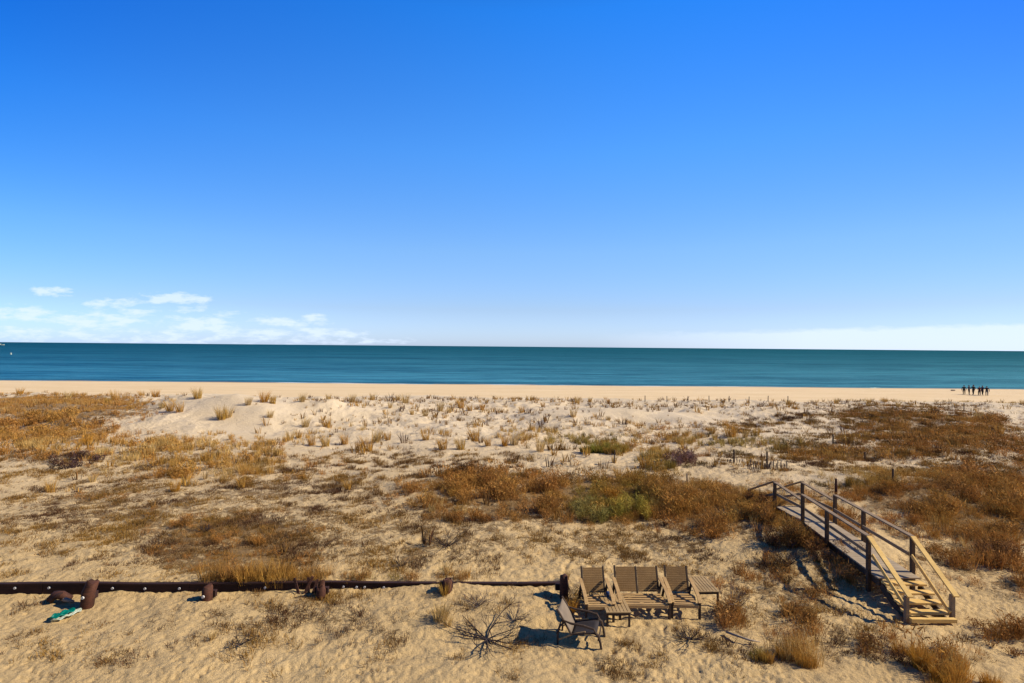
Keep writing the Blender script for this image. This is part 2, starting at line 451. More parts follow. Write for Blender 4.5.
rip = fbm((XX * ca + YY * sa) / 0.75, (-XX * sa + YY * ca) / 0.26, 71, 4, .7) * 0.055
rip2 = fbm(XX / 1.6, YY / 1.1, 81, 5, .65) * 0.11 + fbm(XX / 1.3, YY / 1.6, 85, 4, .6) * .20 * sstep(28, 40, YY)
smooth_pale = np.zeros_like(XX)
pxg, pyg = cover_at(XX, YY, ZZ)
smooth_pale = cover(pxg, pyg, [(230, 410, 40, 16, 1), (245, 425, 30, 10, .9), (600, 412, 60, 5, .8), (680, 418, 60, 6, .8), (280, 408, 30, 8, .8), (810, 430, 50, 8, .6), (830, 478, 60, 6, .7)])
d3 = pocks(XX + 2, YY + 1, 0.15, 301) * 0.034 * sstep(-.1, .3, fbm(XX / 1.5, YY / 1.5, 63, 2)) * (1 - sstep(14, 20, YY))
det = (-d1 * (.35 + .65 * sstep(-4, 2, XX)) - d2 * .8 - d3) * near + rip * land * (1 - sstep(35, 60, YY) * .4) * (.45 + .55 * sstep(11, 14, YY)) + rip2 * land
det = det * (1 - .85 * smooth_pale) * np.where(YY < 6.9, 0.0, 1.0)
beach = sstep(70, 80, YY) * (1 - sstep(118, 125, YY))
det = det + beach * (.05 * fbm(XX / 4, YY / 1.2, 91, 3))
ZZ = ZZ + det
zone_b = cover(pxg, pyg, BRUSH); zone_g = cover(pxg, pyg, GRASS); zone_l = cover(pxg, pyg, LITTER)
lit = np.clip(np.maximum(np.maximum(zone_b * .95, zone_g * .6), zone_l * 1.35), 0, 1) * (1 - smooth_pale)
lit *= 1 - sstep(62, 72, YY)
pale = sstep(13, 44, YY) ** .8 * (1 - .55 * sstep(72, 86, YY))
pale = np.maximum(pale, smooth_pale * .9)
wet = sstep(126.5, 128, YY) + 0 * XX
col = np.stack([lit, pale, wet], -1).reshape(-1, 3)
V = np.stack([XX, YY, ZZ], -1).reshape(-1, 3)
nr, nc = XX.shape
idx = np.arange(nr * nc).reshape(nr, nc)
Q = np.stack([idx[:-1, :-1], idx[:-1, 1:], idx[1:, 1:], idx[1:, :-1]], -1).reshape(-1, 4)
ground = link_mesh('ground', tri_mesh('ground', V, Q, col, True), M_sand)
props(ground, kind='structure')

# ------------------------------------------------------------------ sea
SEA = -3.28
ysea = np.concatenate([np.geomspace(110, 1200, 90), np.geomspace(1400, 60000, 24)])
usea = np.linspace(-2.6, 2.6, 80)
Y2, U2 = np.meshgrid(ysea, usea, indexing='ij')
X2 = U2 * Y2
Z2 = np.full_like(X2, SEA)
V2 = np.stack([X2, Y2, Z2], -1).reshape(-1, 3)
i2 = np.arange(X2.size).reshape(X2.shape)
Q2 = np.stack([i2[:-1, :-1], i2[:-1, 1:], i2[1:, 1:], i2[1:, :-1]], -1).reshape(-1, 4)
M_sea, t, p = mat_new('sea_water'); tl = t.links
co = t.nodes.new('ShaderNodeTexCoord')
sp = t.nodes.new('ShaderNodeSeparateXYZ'); tl.new(co.outputs['Object'], sp.inputs[0])
dist = tmath('SUBTRACT', 1.0, tmath('DIVIDE', 150.0, tmath('MAXIMUM', sp.outputs[1], 120.0)), clamp=True)    # 0 at the beach, 1 far out
bear = tmath('DIVIDE', sp.outputs[0], tmath('MAXIMUM', sp.outputs[1], 100.0))
shal = tmix(tmath('MULTIPLY_ADD', bear, .45, .5, True), (.0, .10, .235), (.05, .185, .205))
deep = tmix(tmath('MULTIPLY_ADD', bear, .45, .5, True), (.0, .055, .085), (.0, .075, .070))
st = tnoise(.02, 5, .6, stretch=((1, 6, 1), 0))
cc = tmix(tmath('ADD', tmath('MULTIPLY', dist, .95), tmath('MULTIPLY_ADD', st, .5, -.25), clamp=True), shal, deep)
s2 = tmath('ADD', tmath('MULTIPLY', tnoise(.030, 8, .78, stretch=((1, 4.5, 1), .03)), .55), tmath('MULTIPLY', tnoise(.0035, 6, .7, stretch=((1, 5, 1), .01)), .45))
cc = tmix(tmath('MULTIPLY_ADD', s2, 7.0, -3.1, True), tmix(tmath('MULTIPLY', tmath('SUBTRACT', 1.0, dist), .35), cc, (.10, .36, .42)), tmix(.45, cc, (.0, .02, .045)))
swell_shade = tmath('SUBTRACT', 1.0, tmath('MULTIPLY', tmath('ABSOLUTE', tmath('SUBTRACT', tmath('ADD', sp.outputs[1], tmath('MULTIPLY', st, 16.0)), 142.0)), .30), clamp=True)  # dark swell shadow along the shore, painted into the water colour
cc = tmix(tmath('MULTIPLY', swell_shade, .55), cc, (.01, .05, .08))
tl.new(cc, p.inputs['Base Color'])
p.inputs['Roughness'].default_value = .55; p.inputs['IOR'].default_value = 1.33; p.inputs['Specular IOR Level'].default_value = .02
hh = tmath('ADD', tmath('MULTIPLY', tnoise(.35, 5, .6, stretch=((1, 2.6, 1), .05)), .5), tmath('MULTIPLY', tnoise(.06, 3, .5, stretch=((1, 4, 1), .02)), 1.2))
bp = t.nodes.new('ShaderNodeBump'); bp.inputs['Strength'].default_value = 1.0; bp.inputs['Distance'].default_value = 1.0
tl.new(hh, bp.inputs['Height']); tl.new(bp.outputs[0], p.inputs['Normal'])
sea = link_mesh('sea', tri_mesh('sea', V2, Q2, None, True), M_sea)
props(sea, kind='structure')

# ------------------------------------------------------------------ plants
def gz(x, y): return float(base_z(x, y))


def blades(n, h, spread, lean, w, droop=.5, hvar=.35, bias=(0, 0), seg=2, r=rng):
    """n tapering blades rising from a tuft; returns verts (n,2*seg+1,3), tris"""
    a = r.uniform(0, 2 * np.pi, n)
    rad = spread * np.sqrt(r.uniform(0, 1, n))
    bx, by = rad * np.cos(a), rad * np.sin(a)
    H = h * (1 - hvar * r.uniform(0, 1, n) ** 1.3)
    la = a + r.normal(0, .6, n)
    ln = lean * (.25 + .9 * r.uniform(0, 1, n))
    lx, ly = np.cos(la) * ln + bias[0], np.sin(la) * ln + bias[1]
    face = r.uniform(0, np.pi, n)
    wx, wy = np.cos(face) * w / 2, np.sin(face) * w / 2
    rows = []
    for k in range(seg + 1):
        s = k / seg
        x = bx + lx * H * (s * (1 - droop) + s * s * droop); y = by + ly * H * (s * (1 - droop) + s * s * droop)
        z = H * (s - .18 * s * s * np.hypot(lx, ly)) - .02 * (k == 0)
        ww = 1 - .45 * s
        if k < seg:
            rows.append(np.stack([x - wx * ww, y - wy * ww, z], -1)); rows.append(np.stack([x + wx * ww, y + wy * ww, z], -1))
        else:
            rows.append(np.stack([x, y, z], -1))
    V = np.stack(rows, 1)
    T = []
    for k in range(seg - 1):
        T += [[2 * k, 2 * k + 1, 2 * k + 3], [2 * k, 2 * k + 3, 2 * k + 2]]
    T += [[2 * seg - 2, 2 * seg - 1, 2 * seg]]
    T = np.array(T)
    nv = V.shape[1]
    TT = (T[None] + (np.arange(n) * nv)[:, None, None]).reshape(-1, 3)
    return V.reshape(-1, 3), TT


def twiggy(n, h, spread, w, r=rng):
    """low bushy plant: stems with short side sprigs spread through its volume"""
    V1, T1 = blades(max(3, n // 4), h, spread * .45, .75, w * .8, .2, .4, seg=2, r=r)
    Vs, Ts, off = [V1], [T1], len(V1)
    m2 = n - n // 4
    c = r.normal(0, 1, (m2, 3)); c /= np.linalg.norm(c, axis=1)[:, None]
    c *= (r.uniform(.15, 1, m2) ** .5)[:, None]
    c = c * [spread, spread, h * .48] + [0, 0, h * .52]
    d = r.normal(0, 1, (m2, 3)); d[:, 2] = np.abs(d[:, 2]) * 1.1 + .2; d /= np.linalg.norm(d, axis=1)[:, None]
    s = np.cross(d, r.normal(0, 1, (m2, 3))); s /= np.linalg.norm(s, axis=1)[:, None]
    ln = (h * r.uniform(.14, .34, m2))[:, None]
    P = np.stack([c - s * w, c + s * w, c + d * ln], 1).reshape(-1, 3)
    P[:, 2] = np.maximum(P[:, 2], 0.0)
    Vs.append(P); Ts.append(np.arange(3 * m2).reshape(-1, 3) + off)
    return np.concatenate(Vs), np.concatenate(Ts)


def scatter(name, temps, pts, scl, cols, jit=.28, zs=None):
    """copies of leaf tufts merged into one cover object"""
    n = len(pts)
    which = rng.integers(0, len(temps), n)
    ang = rng.uniform(0, 2 * np.pi, n)
    allV, allT, allC, off = [], [], [], 0
    for k, (tv, tt) in enumerate(temps):
        sel = np.where(which == k)[0]
        if not len(sel): continue
        ca, sa = np.cos(ang[sel])[:, None], np.sin(ang[sel])[:, None]
        s = scl[sel][:, None]
        x = (tv[None, :, 0] * ca - tv[None, :, 1] * sa) * s + pts[sel, 0:1]
        y = (tv[None, :, 0] * sa + tv[None, :, 1] * ca) * s + pts[sel, 1:2]
        z = tv[None, :, 2] * s * (zs[sel][:, None] if zs is not None else 1) + pts[sel, 2:3]
        allV.append(np.stack([x, y, z], -1).reshape(-1, 3))
        allT.append((tt[None] + (np.arange(len(sel)) * len(tv))[:, None, None] + off).reshape(-1, 3))
        # colour differs from blade to blade (5- or 3-vertex runs share roughly the same tone)
        run = rng.uniform(1 - jit, 1 + jit, (len(sel), len(tv) // 5 + 1)).repeat(5, 1)[:, :len(tv)]
        hue = rng.uniform(-.08, .08, (len(sel), len(tv) // 5 + 1)).repeat(5, 1)[:, :len(tv)]
        cc_ = cols[sel][:, None, :] * run[..., None]
        cc_[..., 0] *= 1 + hue; cc_[..., 2] *= 1 - hue
        allC.append(cc_.reshape(-1, 3))
        off += len(sel) * len(tv)
    return tri_mesh(name, np.concatenate(allV), np.concatenate(allT), np.concatenate(allC))


OCHRE = np.array([.56, .305, .06]); STRAW = np.array([.66, .44, .15]); BROWN = np.array([.40, .19, .05]); RUST = np.array([.38, .165, .035])
DARKB = np.array([.10, .045, .02]); GREEN = np.array([.20, .19, .03]); GOLD = np.array([.58, .28, .03]); MAUVE = np.array([.22, .12, .11])

KEEP = []      # (x, y, r): bare spots round furniture, stairs and timber


def sample(n, y0, y1, power=1.0):
    y = (rng.uniform(y0 ** power, y1 ** power, n)) ** (1 / power)
    x = rng.uniform(-1, 1, n) * (1.08 * y + 3.5)
    return x, y


def clear(x, y):
    ok = np.ones(len(x), bool)
    for (cx, cy, r) in KEEP: ok &= (x - cx) ** 2 + (y - cy) ** 2 > r * r
    ok &= ~((x > 9.55) & (x < 11.2) & (y > 11.6) & (y < 19.2))       # boardwalk
    ok &= ~((x < 2.3) & (np.abs(y - wall_y(x)) < .12))                # bulkhead
    return ok


def scatter_zone(n, y0, y1, zone, thr, nsc, seed, power=1.0, gain=1.0):
    x, y = sample(n, y0, y1, power)
    z = base_z(x, y)
    px, py = cover_at(x, y, z)
    d = cover(px, py, zone) * gain
    nz = fbm(x / nsc, y / nsc, seed, 3)
    bare = 1 - .93 * np.clip(cover(px, py, BARE), 0, 1)
    keep = (rng.uniform(0, 1, len(x)) < np.clip((d + nz * .95 - thr) * 1.9, 0, 1) * sstep(.04, .24, d) * bare) & clear(x, y)
    x, y, z, d, px, py = (v[keep] for v in (x, y, z, d, px, py))
    return x, y, z, d, px, py


def tone(px, py, x, y, kinds, seed):
    n1 = np.clip(.5 + 1.3 * fbm(x / 1.2, y / 1.2, seed, 3) + rng.normal(0, .16, len(x)), 0, 1)[:, None]
    c_ = kinds[0] * (1 - n1) + kinds[1] * n1
    g = cover(px, py, GREENB)[:, None] * np.clip(rng.normal(.8, .3, len(x)), 0, 1)[:, None]
    return c_ * (1 - g) + GREEN * g


# furniture positions (worked out from the photograph)
P_bench = at(639.5, 607); P_ch1 = at(595.5, 609); P_ch3 = at(680, 607); P_tabR = at(702, 599.5); P_tabC = at(614.5, 617.5); P_ch4 = at(581, 639)
for q, r in ((P_bench, 1.0), (P_ch1, .55), (P_ch3, .6), (P_tabR, .55), (P_tabC, .6), (P_ch4, .8)): KEEP.append((q.x, q.y, r))
q = at(64, 617); KEEP.append((q.x, q.y, .6))


def place_thing_tufts():
    pass


fr = lambda d: np.clip(d / 22.0, 1.0, 3.2)

# --- dead stubble and fallen stems over the sand
tS = [blades(9, .11, .10, .9, .010, .5, seg=2) for _ in range(6)]
x, y, z, d, px, py = scatter_zone(380000, 8.5, 60, LITTER, .22, .5, 301, 1.3)
c_ = tone(px, py, x, y, (DARKB * .9, OCHRE * .5), 311)
me = scatter('dead_stubble', tS, np.stack([x, y, z], -1), rng.uniform(.6, 1.5, len(x)) * np.clip(y / 24, .8, 2), c_, .45)
print('stubble', len(x))
props(link_mesh('dead_stubble', me, M_fol), 'short dead brown stubble and fallen stems thinly covering the sand', 'dead plants', kind='stuff')

# --- low red-brown brush
for nm, (a, b), cnt, nb in (('near', (8.5, 26), 36000, 60), ('far', (26, 64), 46000, 36)):
    pass
tB = [twiggy(64, .34, .20, .0095) for _ in range(5)] + [blades(30, .40, .15, .5, .008, .4, .5) for _ in range(4)]
tBf = [twiggy(38, .36, .24, .019) for _ in range(5)] + [blades(18, .42, .18, .5, .018, .4, .5) for _ in range(4)]
for (temps, y0, y1, cnt, sd_, nm) in ((tB, 8.5, 24, 30000, 321, 'n'), (tBf, 24, 64, 42000, 322, 'f')):
    x, y, z, d, px, py = scatter_zone(cnt, y0, y1, BRUSH, .43, .7, 401, 1.2)
    c_ = tone(px, py, x, y, (BROWN, RUST), 331) * np.where(rng.uniform(0, 1, len(x)) < .28, .35, 1.0)[:, None]
    og = np.clip(cover(px, py, GRASS) * 1.1 - .3 + .9 * fbm(x / .9, y / .9, 77, 3) + .44, 0, .9)[:, None] * rng.uniform(.3, 1, (len(x), 1))
    c_ = c_ * (1 - og) + OCHRE * .8 * og
    far_left = (sstep(300, 150, px) * sstep(480, 440, py))[:, None] * .0 if False else 0
    sc_ = rng.uniform(.45, 1.15, len(x)) * (.55 + .6 * np.clip(d, 0, 1))
    sc_ *= np.clip(1 + 1.3 * fbm(x / .8, y / .8, 89, 2), .35, 1.7)
    sc_ *= np.where(py < 415, .55, 1.0) * np.where((px < 340) & (py > 490), .55, 1.0)
    print('brush', nm, len(x))
    if nm == 'n': bm_near = scatter('dry_brush', temps, np.stack([x, y, z], -1), sc_, c_, .4)
    else: bm_far = scatter('dry_brush', temps, np.stack([x, y, z], -1), sc_, c_, .4)
props(link_mesh('dry_brush', bm_near, M_fol), 'low rust brown brush covering the nearer dune around the boardwalk and the middle of the plain', 'brush', kind='stuff')
props(link_mesh('dry_brush', bm_far, M_fol), 'low rust brown brush spreading over the farther dune towards the beach', 'brush', kind='stuff')

# --- ochre beach grass cover
tG = [blades(34, .50, .13, .42, .0085, .5, bias=(-.12, 0)) for _ in range(7)]
tGf = [blades(20, .52, .15, .42, .021, .5, bias=(-.12, 0)) for _ in range(7)]
for (temps, y0, y1, cnt, nm) in ((tG, 8.5, 26, 15000, 'n'), (tGf, 26, 66, 34000, 'f')):
    x, y, z, d, px, py = scatter_zone(cnt, y0, y1, GRASS, .50, .9, 501, 1.2)
    c_ = tone(px, py, x, y, (OCHRE * .85, STRAW * .85), 341) * np.where(rng.uniform(0, 1, len(x)) < .22, .45, 1.0)[:, None]
    lf = (sstep(230, 120, px) * sstep(450, 435, py) * rng.uniform(.2, 1, len(x)))[:, None] if nm == 'f' else np.zeros((len(x), 1))
    c_ = c_ * (1 - lf) + BROWN * lf
    sc_ = (.4 + .9 * rng.uniform(0, 1, len(x)) ** 1.6) * (.6 + .5 * np.clip(d, 0, 1)) * np.clip(1 + 1.2 * fbm(x / 1.0, y / 1.0, 88, 2), .35, 1.6)
    sc_ = np.minimum(sc_, .95)
    wallrow = (py > 560) & (py < 590) & (px < 480)
    sc_ = np.where(wallrow, sc_ * .45, sc_)
    print('grass', nm, len(x))
    me = scatter('beach_grass', temps, np.stack([x, y, z], -1), sc_, c_, .35)
    props(link_mesh('beach_grass', me, M_fol), 'ochre beach grass growing in swathes over the ' + ('nearer dune and behind the timber bulkhead' if nm == 'n' else 'farther dune below the beach'), 'beach grass', kind='stuff')

# --- grass hanging over the bulkhead
xw = rng.uniform((150 - 512) / F * 13.3, (500 - 512) / F * 13.3, 520); yw = wall_y(xw) + rng.uniform(.02, .5, 520) ** 1.0
kw = (fbm(xw / .7, yw / 3, 91, 2) + .35 * ((xw > -8) & (xw < -5)) > -.05)
xw, yw = xw[kw], yw[kw]
me = scatter('beach_grass', tG + [twiggy(40, .3, .2, .009)] * 4, np.stack([xw, yw, base_z(xw, yw)], -1), (.2 + .75 * rng.uniform(0, 1, len(xw)) ** 2.5) * np.where((xw > -8.2) & (xw < -5), 1.5, 1.0), tone(xw * 0, yw * 0, xw, yw, (BROWN * .7, OCHRE * .8), 361), .4)
props(link_mesh('beach_grass', me, M_fol), 'short dry grass and brush hanging over the top of the timber bulkhead', 'beach grass', kind='stuff')

# --- single clumps one can point to
clump_meshes = []
for k in range(6):
    tv, tt = blades(95, .78, .17, .40, .014, .45, .45, bias=(.10 if k % 2 else -.12, 0))
    run = rng.uniform(.62, 1.3, len(tv) // 5 + 1).repeat(5)[:len(tv)][:, None]
    base_c = (OCHRE * .92, STRAW * .85, OCHRE * .8, GOLD * .8, OCHRE * .7 + GREEN * .25, STRAW * .7)[k]
    mm = tri_mesh('grass_clump', tv, tt, base_c * run); mm.materials.append(M_fol); clump_meshes.append(mm)
listed = [(20, 392, .9), (68, 399, .8), (75, 396, .7), (115, 400, 1.0), (108, 404, .8), (142, 397, .9), (155, 396, .9), (170, 411, 1.1), (162, 409, .9), (180, 412, 1), (198, 399, 1.1), (222, 420, 1.4), (228, 418, 1.0), (248, 405, .9),
          (264, 402, 1.2), (273, 404, .9), (302, 402, 1.0), (328, 400, .7), (352, 402, 1.0), (372, 393, .7), (405, 404, 1.1), (398, 399, .6), (305, 428, 1.1), (327, 428, 1.1), (270, 418, .8), (290, 440, 1.0), (312, 445, 1.0), (326, 447, 1.1), (345, 444, 1.1),
          (368, 451, 1.2), (376, 442, 1.1), (388, 440, .8), (359, 450, .8), (412, 415, .6), (390, 408, .6), (425, 417, .8), (440, 411, .9), (461, 408, 1.1), (470, 411, .7), (449, 413, .7), (482, 410, .7), (426, 441, 1.0), (443, 450, 1.0), (461, 450, 1.0),
          (475, 441, 1.3), (488, 446, .9), (505, 446, 1.0), (514, 445, 1.1), (540, 452, 1.2), (522, 413, .7), (577, 403, .7), (590, 402, .6), (532, 400, .5), (573, 417, 1.0), (543, 407, .6), (608, 403, .5), (618, 477, 1.0), (614, 463, .7), (645, 468, 1.2), (725, 426, .8), (731, 437, 1.3), (757, 436, .9), (713, 434, .7),
          (771, 406, .6), (788, 405, .6), (700, 438, .6), (745, 438, .8), (869, 404, .7), (836, 402, .6), (978, 420, .8), (1000, 434, 1), (1022, 402, .7), (885, 403, .7), (898, 407, .6), (92, 483, .8), (51, 493, .8), (87, 445, .9), (348, 490, .7), (175, 492, .9), (242, 488, .7),
          (445, 596, .55), (440, 622, .75), (447, 628, .5), (572, 612, .5), (566, 580, .5), (212, 640, .3)]
GR = 'separate clumps of beach grass on the dune sand'
special = {(222, 420, 1.4): 'big golden grass clump at the foot of the smooth pale dune slope',
           (372, 393, .7): 'small tan clump of beach grass alone nearest the flat beach strip',
           (445, 596, .55): 'greenish tan grass tuft growing against the fourth timber pile of the bulkhead',
           (440, 622, .75): 'upright ochre grass clump between the bulkhead and the bare spreading bush',
           (618, 477, 1.0): 'pale upright grass clump behind the green yellow shrub patch',
           (475, 441, 1.3): 'broad golden grass clump in the middle of the sparse tufted sand',
           (20, 392, .9): 'leftmost leaning grass tuft standing up against the beach strip',
           (731, 437, 1.3): 'tall thin dark ochre grass clump rising from the pale sand right of the middle',
           (1000, 434, 1): 'ochre grass clump at the dry brush edge below the group of people'}
ORD = ['first', 'second', 'third', 'fourth', 'fifth', 'sixth', 'seventh', 'eighth', 'ninth', 'tenth', 'eleventh', 'twelfth', 'thirteenth', 'fourteenth', 'fifteenth', 'sixteenth', 'seventeenth', 'eighteenth', 'nineteenth', 'twentieth']
def zone_of(cx, cy):
    return ('back row near the beach strip' if cy < 407 else 'second row' if cy < 425 else 'third row' if cy < 456 else 'foreground', 'left' if cx < 341 else 'middle' if cx < 683 else 'right')
auto = {}
for key in listed:
    mates = sorted(k_ for k_ in listed if zone_of(*k_[:2]) == zone_of(*key[:2]) and k_ not in special)
    if key in mates:
        auto[key] = f'{ORD[mates.index(key)]} ochre grass clump from the left, {zone_of(*key[:2])[0]}, {zone_of(*key[:2])[1]} third'
for i, (cx, cy, s) in enumerate(listed):
    q = at(cx, cy)
    if q.y > 59:
        q = Vector((q.x * 59 / q.y, 59, 0)); q.z = gz(q.x, q.y)
    o = bpy.data.objects.new('grass_clump', clump_meshes[rng.integers(0, 6)]); C.objects.link(o)
    o.location = q; o.rotation_euler = (0, 0, rng.uniform(-.5, .5)); ss = s * rng.uniform(.95, 1.25) * (1.0 + .42 * min(1, max(0, (q.y - 30) / 25)) if q.y > 30 else .85)
    o.scale = (ss * 1.05, ss * 1.05, ss)
    props(o, special.get((cx, cy, s)) or auto[(cx, cy, s)], 'grass clump', GR)

# small sparse tufts on the pale sand: cover nobody could count
tT = [blades(9, .26, .07, .5, .022, .5) for _ in range(6)]
SPARSE = [(480, 412, 260, 20, .78), (760, 408, 180, 14, .7), (360, 440, 120, 16, .5), (600, 455, 120, 16, .5), (960, 402, 90, 10, .6), (60, 395, 120, 5, .6), (420, 560, 200, 60, .3), (740, 465, 60, 16, .6), (120, 480, 120, 40, .3), (900, 440, 150, 30, .5)]
x, y, z, d, px, py = scatter_zone(12500, 14, 62, SPARSE, .45, .9, 601, 1.5)
c_ = tone(px, py, x, y, (DARKB, OCHRE * .75), 351)
me = scatter('sparse_tufts', tT, np.stack([x, y, z], -1), rng.uniform(.6, 1.0, len(x)) * (1 + 2.4 * rng.uniform(0, 1, len(x)) ** 3), c_, .4)
props(link_mesh('sparse_tufts', me, M_fol), 'tiny dark and tan tufts sprinkled over the pale dune sand', 'tufts', kind='stuff')
print('sparse', len(x))
# thin veil of grass on the seaward slope near the people
x = rng.uniform(45, 95, 900); y = rng.uniform(62, 80, 900); z = base_z(x, y)
kp = fbm(x / 6, y / 3, 77, 2) > .1
x, y, z = x[kp], y[kp], z[kp]
me = scatter('sparse_tufts', tGf, np.stack([x, y, z], -1), rng.uniform(.5, .9, len(x)), np.repeat((STRAW * .8)[None], len(x), 0), .3)
props(link_mesh('sparse_tufts', me, M_fol), 'thin straw coloured grass on the seaward slope in front of the people', 'tufts', kind='stuff')


# ------------------------------------------------------------------ solid building blocks
class MB:
    def __init__(s): s.bm = bmesh.new()

    def box(s, c, size, rot=None):
        r = bmesh.ops.create_cube(s.bm, size=1)
        M = Matrix.Translation(c) @ ((rot.to_4x4()) if rot is not None else Matrix.Identity(4)) @ Matrix.Diagonal((*size, 1))
        bmesh.ops.transform(s.bm, matrix=M, verts=r['verts']); return s

    def bar(s, a, b, w, h, upv=(0, 0, 1)):
        """timber of width w (sideways) and height h (along upv) from a to b"""
        a, b = Vector(a), Vector(b); d = (b - a); ln = d.length; d.normalize()
        u = Vector(upv)
        if abs(d.dot(u)) > .98: u = Vector((0, 1, 0))
        sx = d.cross(u).normalized(); u = sx.cross(d).normalized()
        R = Matrix((sx, d, u)).transposed()
        return s.box((a + b) / 2, (w, ln, h), R)

    def tube(s, pts, rad, n=7):
        rings = []
        pts = [Vector(p_) for p_ in pts]
        for i, p_ in enumerate(pts):
            d = (pts[min(i + 1, len(pts) - 1)] - pts[max(i - 1, 0)]).normalized()
            u = Vector((0, 0, 1)) if abs(d.z) < .9 else Vector((1, 0, 0))
            sx = d.cross(u).normalized(); u = sx.cross(d)
            r = rad[i] if isinstance(rad, (list, tuple)) else rad
            rings.append([s.bm.verts.new(p_ + (sx * math.cos(k * 6.2832 / n) + u * math.sin(k * 6.2832 / n)) * r) for k in range(n)])
        for A, B in zip(rings, rings[1:]):
            for k in range(n): s.bm.faces.new((A[k], A[(k + 1) % n], B[(k + 1) % n], B[k]))
        s.bm.faces.new(rings[0][::-1]); s.bm.faces.new(rings[-1]); return s

    def build(s, name, mat, parent=None, bevel=0.004, smooth=False):
        bmesh.ops.recalc_face_normals(s.bm, faces=s.bm.faces)
        me = bpy.data.meshes.new(name); s.bm.to_mesh(me); s.bm.free()
        if smooth: me.polygons.foreach_set('use_smooth', np.ones(len(me.polygons), bool))
        o = link_mesh(name, me, mat, parent)
        if bevel:
            b = o.modifiers.new('bevel', 'BEVEL'); b.width = bevel; b.segments = 1; b.limit_method = 'ANGLE'
        return o


def gz(x, y): return float(base_z(x, y))


# ------------------------------------------------------------------ timber bulkhead
blk = empty('bulkhead_wall', (0, 13.5, 0))
props(blk, 'dark low timber bulkhead holding back the sand, dotted with pale bolts', 'retaining wall')
def wtop(x): return gz(x, float(wall_y(x)) + .2) + .015
xs = np.arange(-21.4, 1.9, 1.2)
pl, cp = MB(), MB()
for a, b in zip(xs, xs[1:]):
    b = b - .006
    ya, yb = float(wall_y(a)), float(wall_y(b))
    za, zb = wtop(a), wtop(b)
    o0 = Vector((0, -13.5, 0))
    hgt = .42
    pl.bar(Vector((a, ya, za - hgt / 2)) + o0, Vector((b, yb, zb - hgt / 2)) + o0, .05, hgt)
    cp.bar(Vector((a, ya - .01, za - .005)) + o0, Vector((b, yb - .01, zb - .005)) + o0, .10, .04)
pl.build('planks', M_bulk, blk); cp.build('cap_board', M_bulk, blk)
for pxb in (4, 29, 61, 121, 152, 185, 268, 345, 358, 366, 385, -20, -45):
    xb = float((pxb - 512) / F * 13.2)
    yb = float(wall_y(xb))
    MB().tube([(xb, yb - 13.5 - .035, wtop(xb) - .11), (xb, yb - 13.5 - .065, wtop(xb) - .11)], .03, 10).build('bolt', M_bolt, blk, 0)
pile_lab = {85: 'tall leaning reddish timber pile with a pale bolt, leftmost along the bulkhead',
            207: 'short stout reddish timber pile with grass behind it, second along the bulkhead',
            322: 'dark rotten timber pile with splintered top, third along the bulkhead',
            447: 'narrow reddish timber pile with a green tuft beside it, fourth along the bulkhead',
            564: 'upright dark timber pile at the right end of the bulkhead, beside the furniture'}
for (px_, py_, rad, hh_, ln_, bolt) in ((85, 607, .14, .60, .15, 1), (207, 602, .115, .36, 0, 1), (321, 598, .11, .32, -.02, 0), (447, 592, .12, .31, 0, 0), (564, 597, .11, .50, 0, 0)):
    q = at(px_, py_)
    e = empty('timber_pile', q)
    props(e, pile_lab[px_ if px_ != 321 else 322], 'timber pile')
    b = MB()
    n = 12
    b.tube([(0, 0, -.4), (ln_ * .4, .02, hh_ * .55), (ln_, .04, hh_ - .04), (ln_ * 1.02, .04, hh_)], [rad * 1.02, rad, rad * .94, rad * .8], n)
    for v in b.bm.verts:
        a_ = math.atan2(v.co.y, v.co.x)
        v.co.x += .012 * math.sin(a_ * 5 + px_); v.co.y += .012 * math.cos(a_ * 4 + px_)
        if v.co.z > hh_ * .8: v.co.z += random.uniform(-.045, .045) * (2.5 if px_ == 321 else 1)
    b.build('timber', M_pile, e, 0, True)
    # squared waler block bolted behind the pile
    MB().box((-.04, rad + .05, hh_ * .35), (.34, .10, .16)).build('waler_block', M_bulk, e)
    if bolt:
        MB().tube([(ln_ * .6 - .02, -rad - .004, hh_ * .48), (ln_ * .6 - .02, -rad - .035, hh_ * .48)], .033, 10).build('bolt', M_bolt, e, 0)
    KEEP.append((q.x, q.y, .3))
# broken red-brown boards beside the third pile
q = at(306, 594); e = empty('broken_boards', q)
props(e, 'splintered reddish boards leaning on the bulkhead left of the third pile', 'broken boards')
for k, (dx_, tilt, ln_) in enumerate(((-.18, -.5, .36), (-.05, .45, .40), (.07, -.2, .34), (.16, .3, .30))):
    MB().bar((dx_, 0, -.05), (dx_ + math.sin(tilt) * ln_, .12, math.cos(tilt) * ln_), .07, .025, (0, 1, 0)).build('board', M_pile, e)

# driftwood lumps left of the first pile
q = at(60, 602); e = empty('driftwood', q, .1)
props(e, 'dark broken driftwood lump lying just left of the tall pile', 'driftwood')
b = MB()
b.tube([(-.28, 0, .05), (-.12, .03, .15), (.05, -.02, .17), (.25, .03, .06)], [.05, .11, .10, .06], 8)
b.build('log', M_pile, e, 0, True)
b = MB(); b.tube([(-.15, -.07, .05), (0, -.12, .20), (.12, -.10, .27)], [.05, .045, .02], 7); b.build('stub', M_bulk, e, 0, True)
b = MB(); b.tube([(.0, .05, .05), (.22, -.12, .10), (.38, -.1, .04)], [.05, .05, .03], 7); b.build('stub', M_drift, e, 0, True)

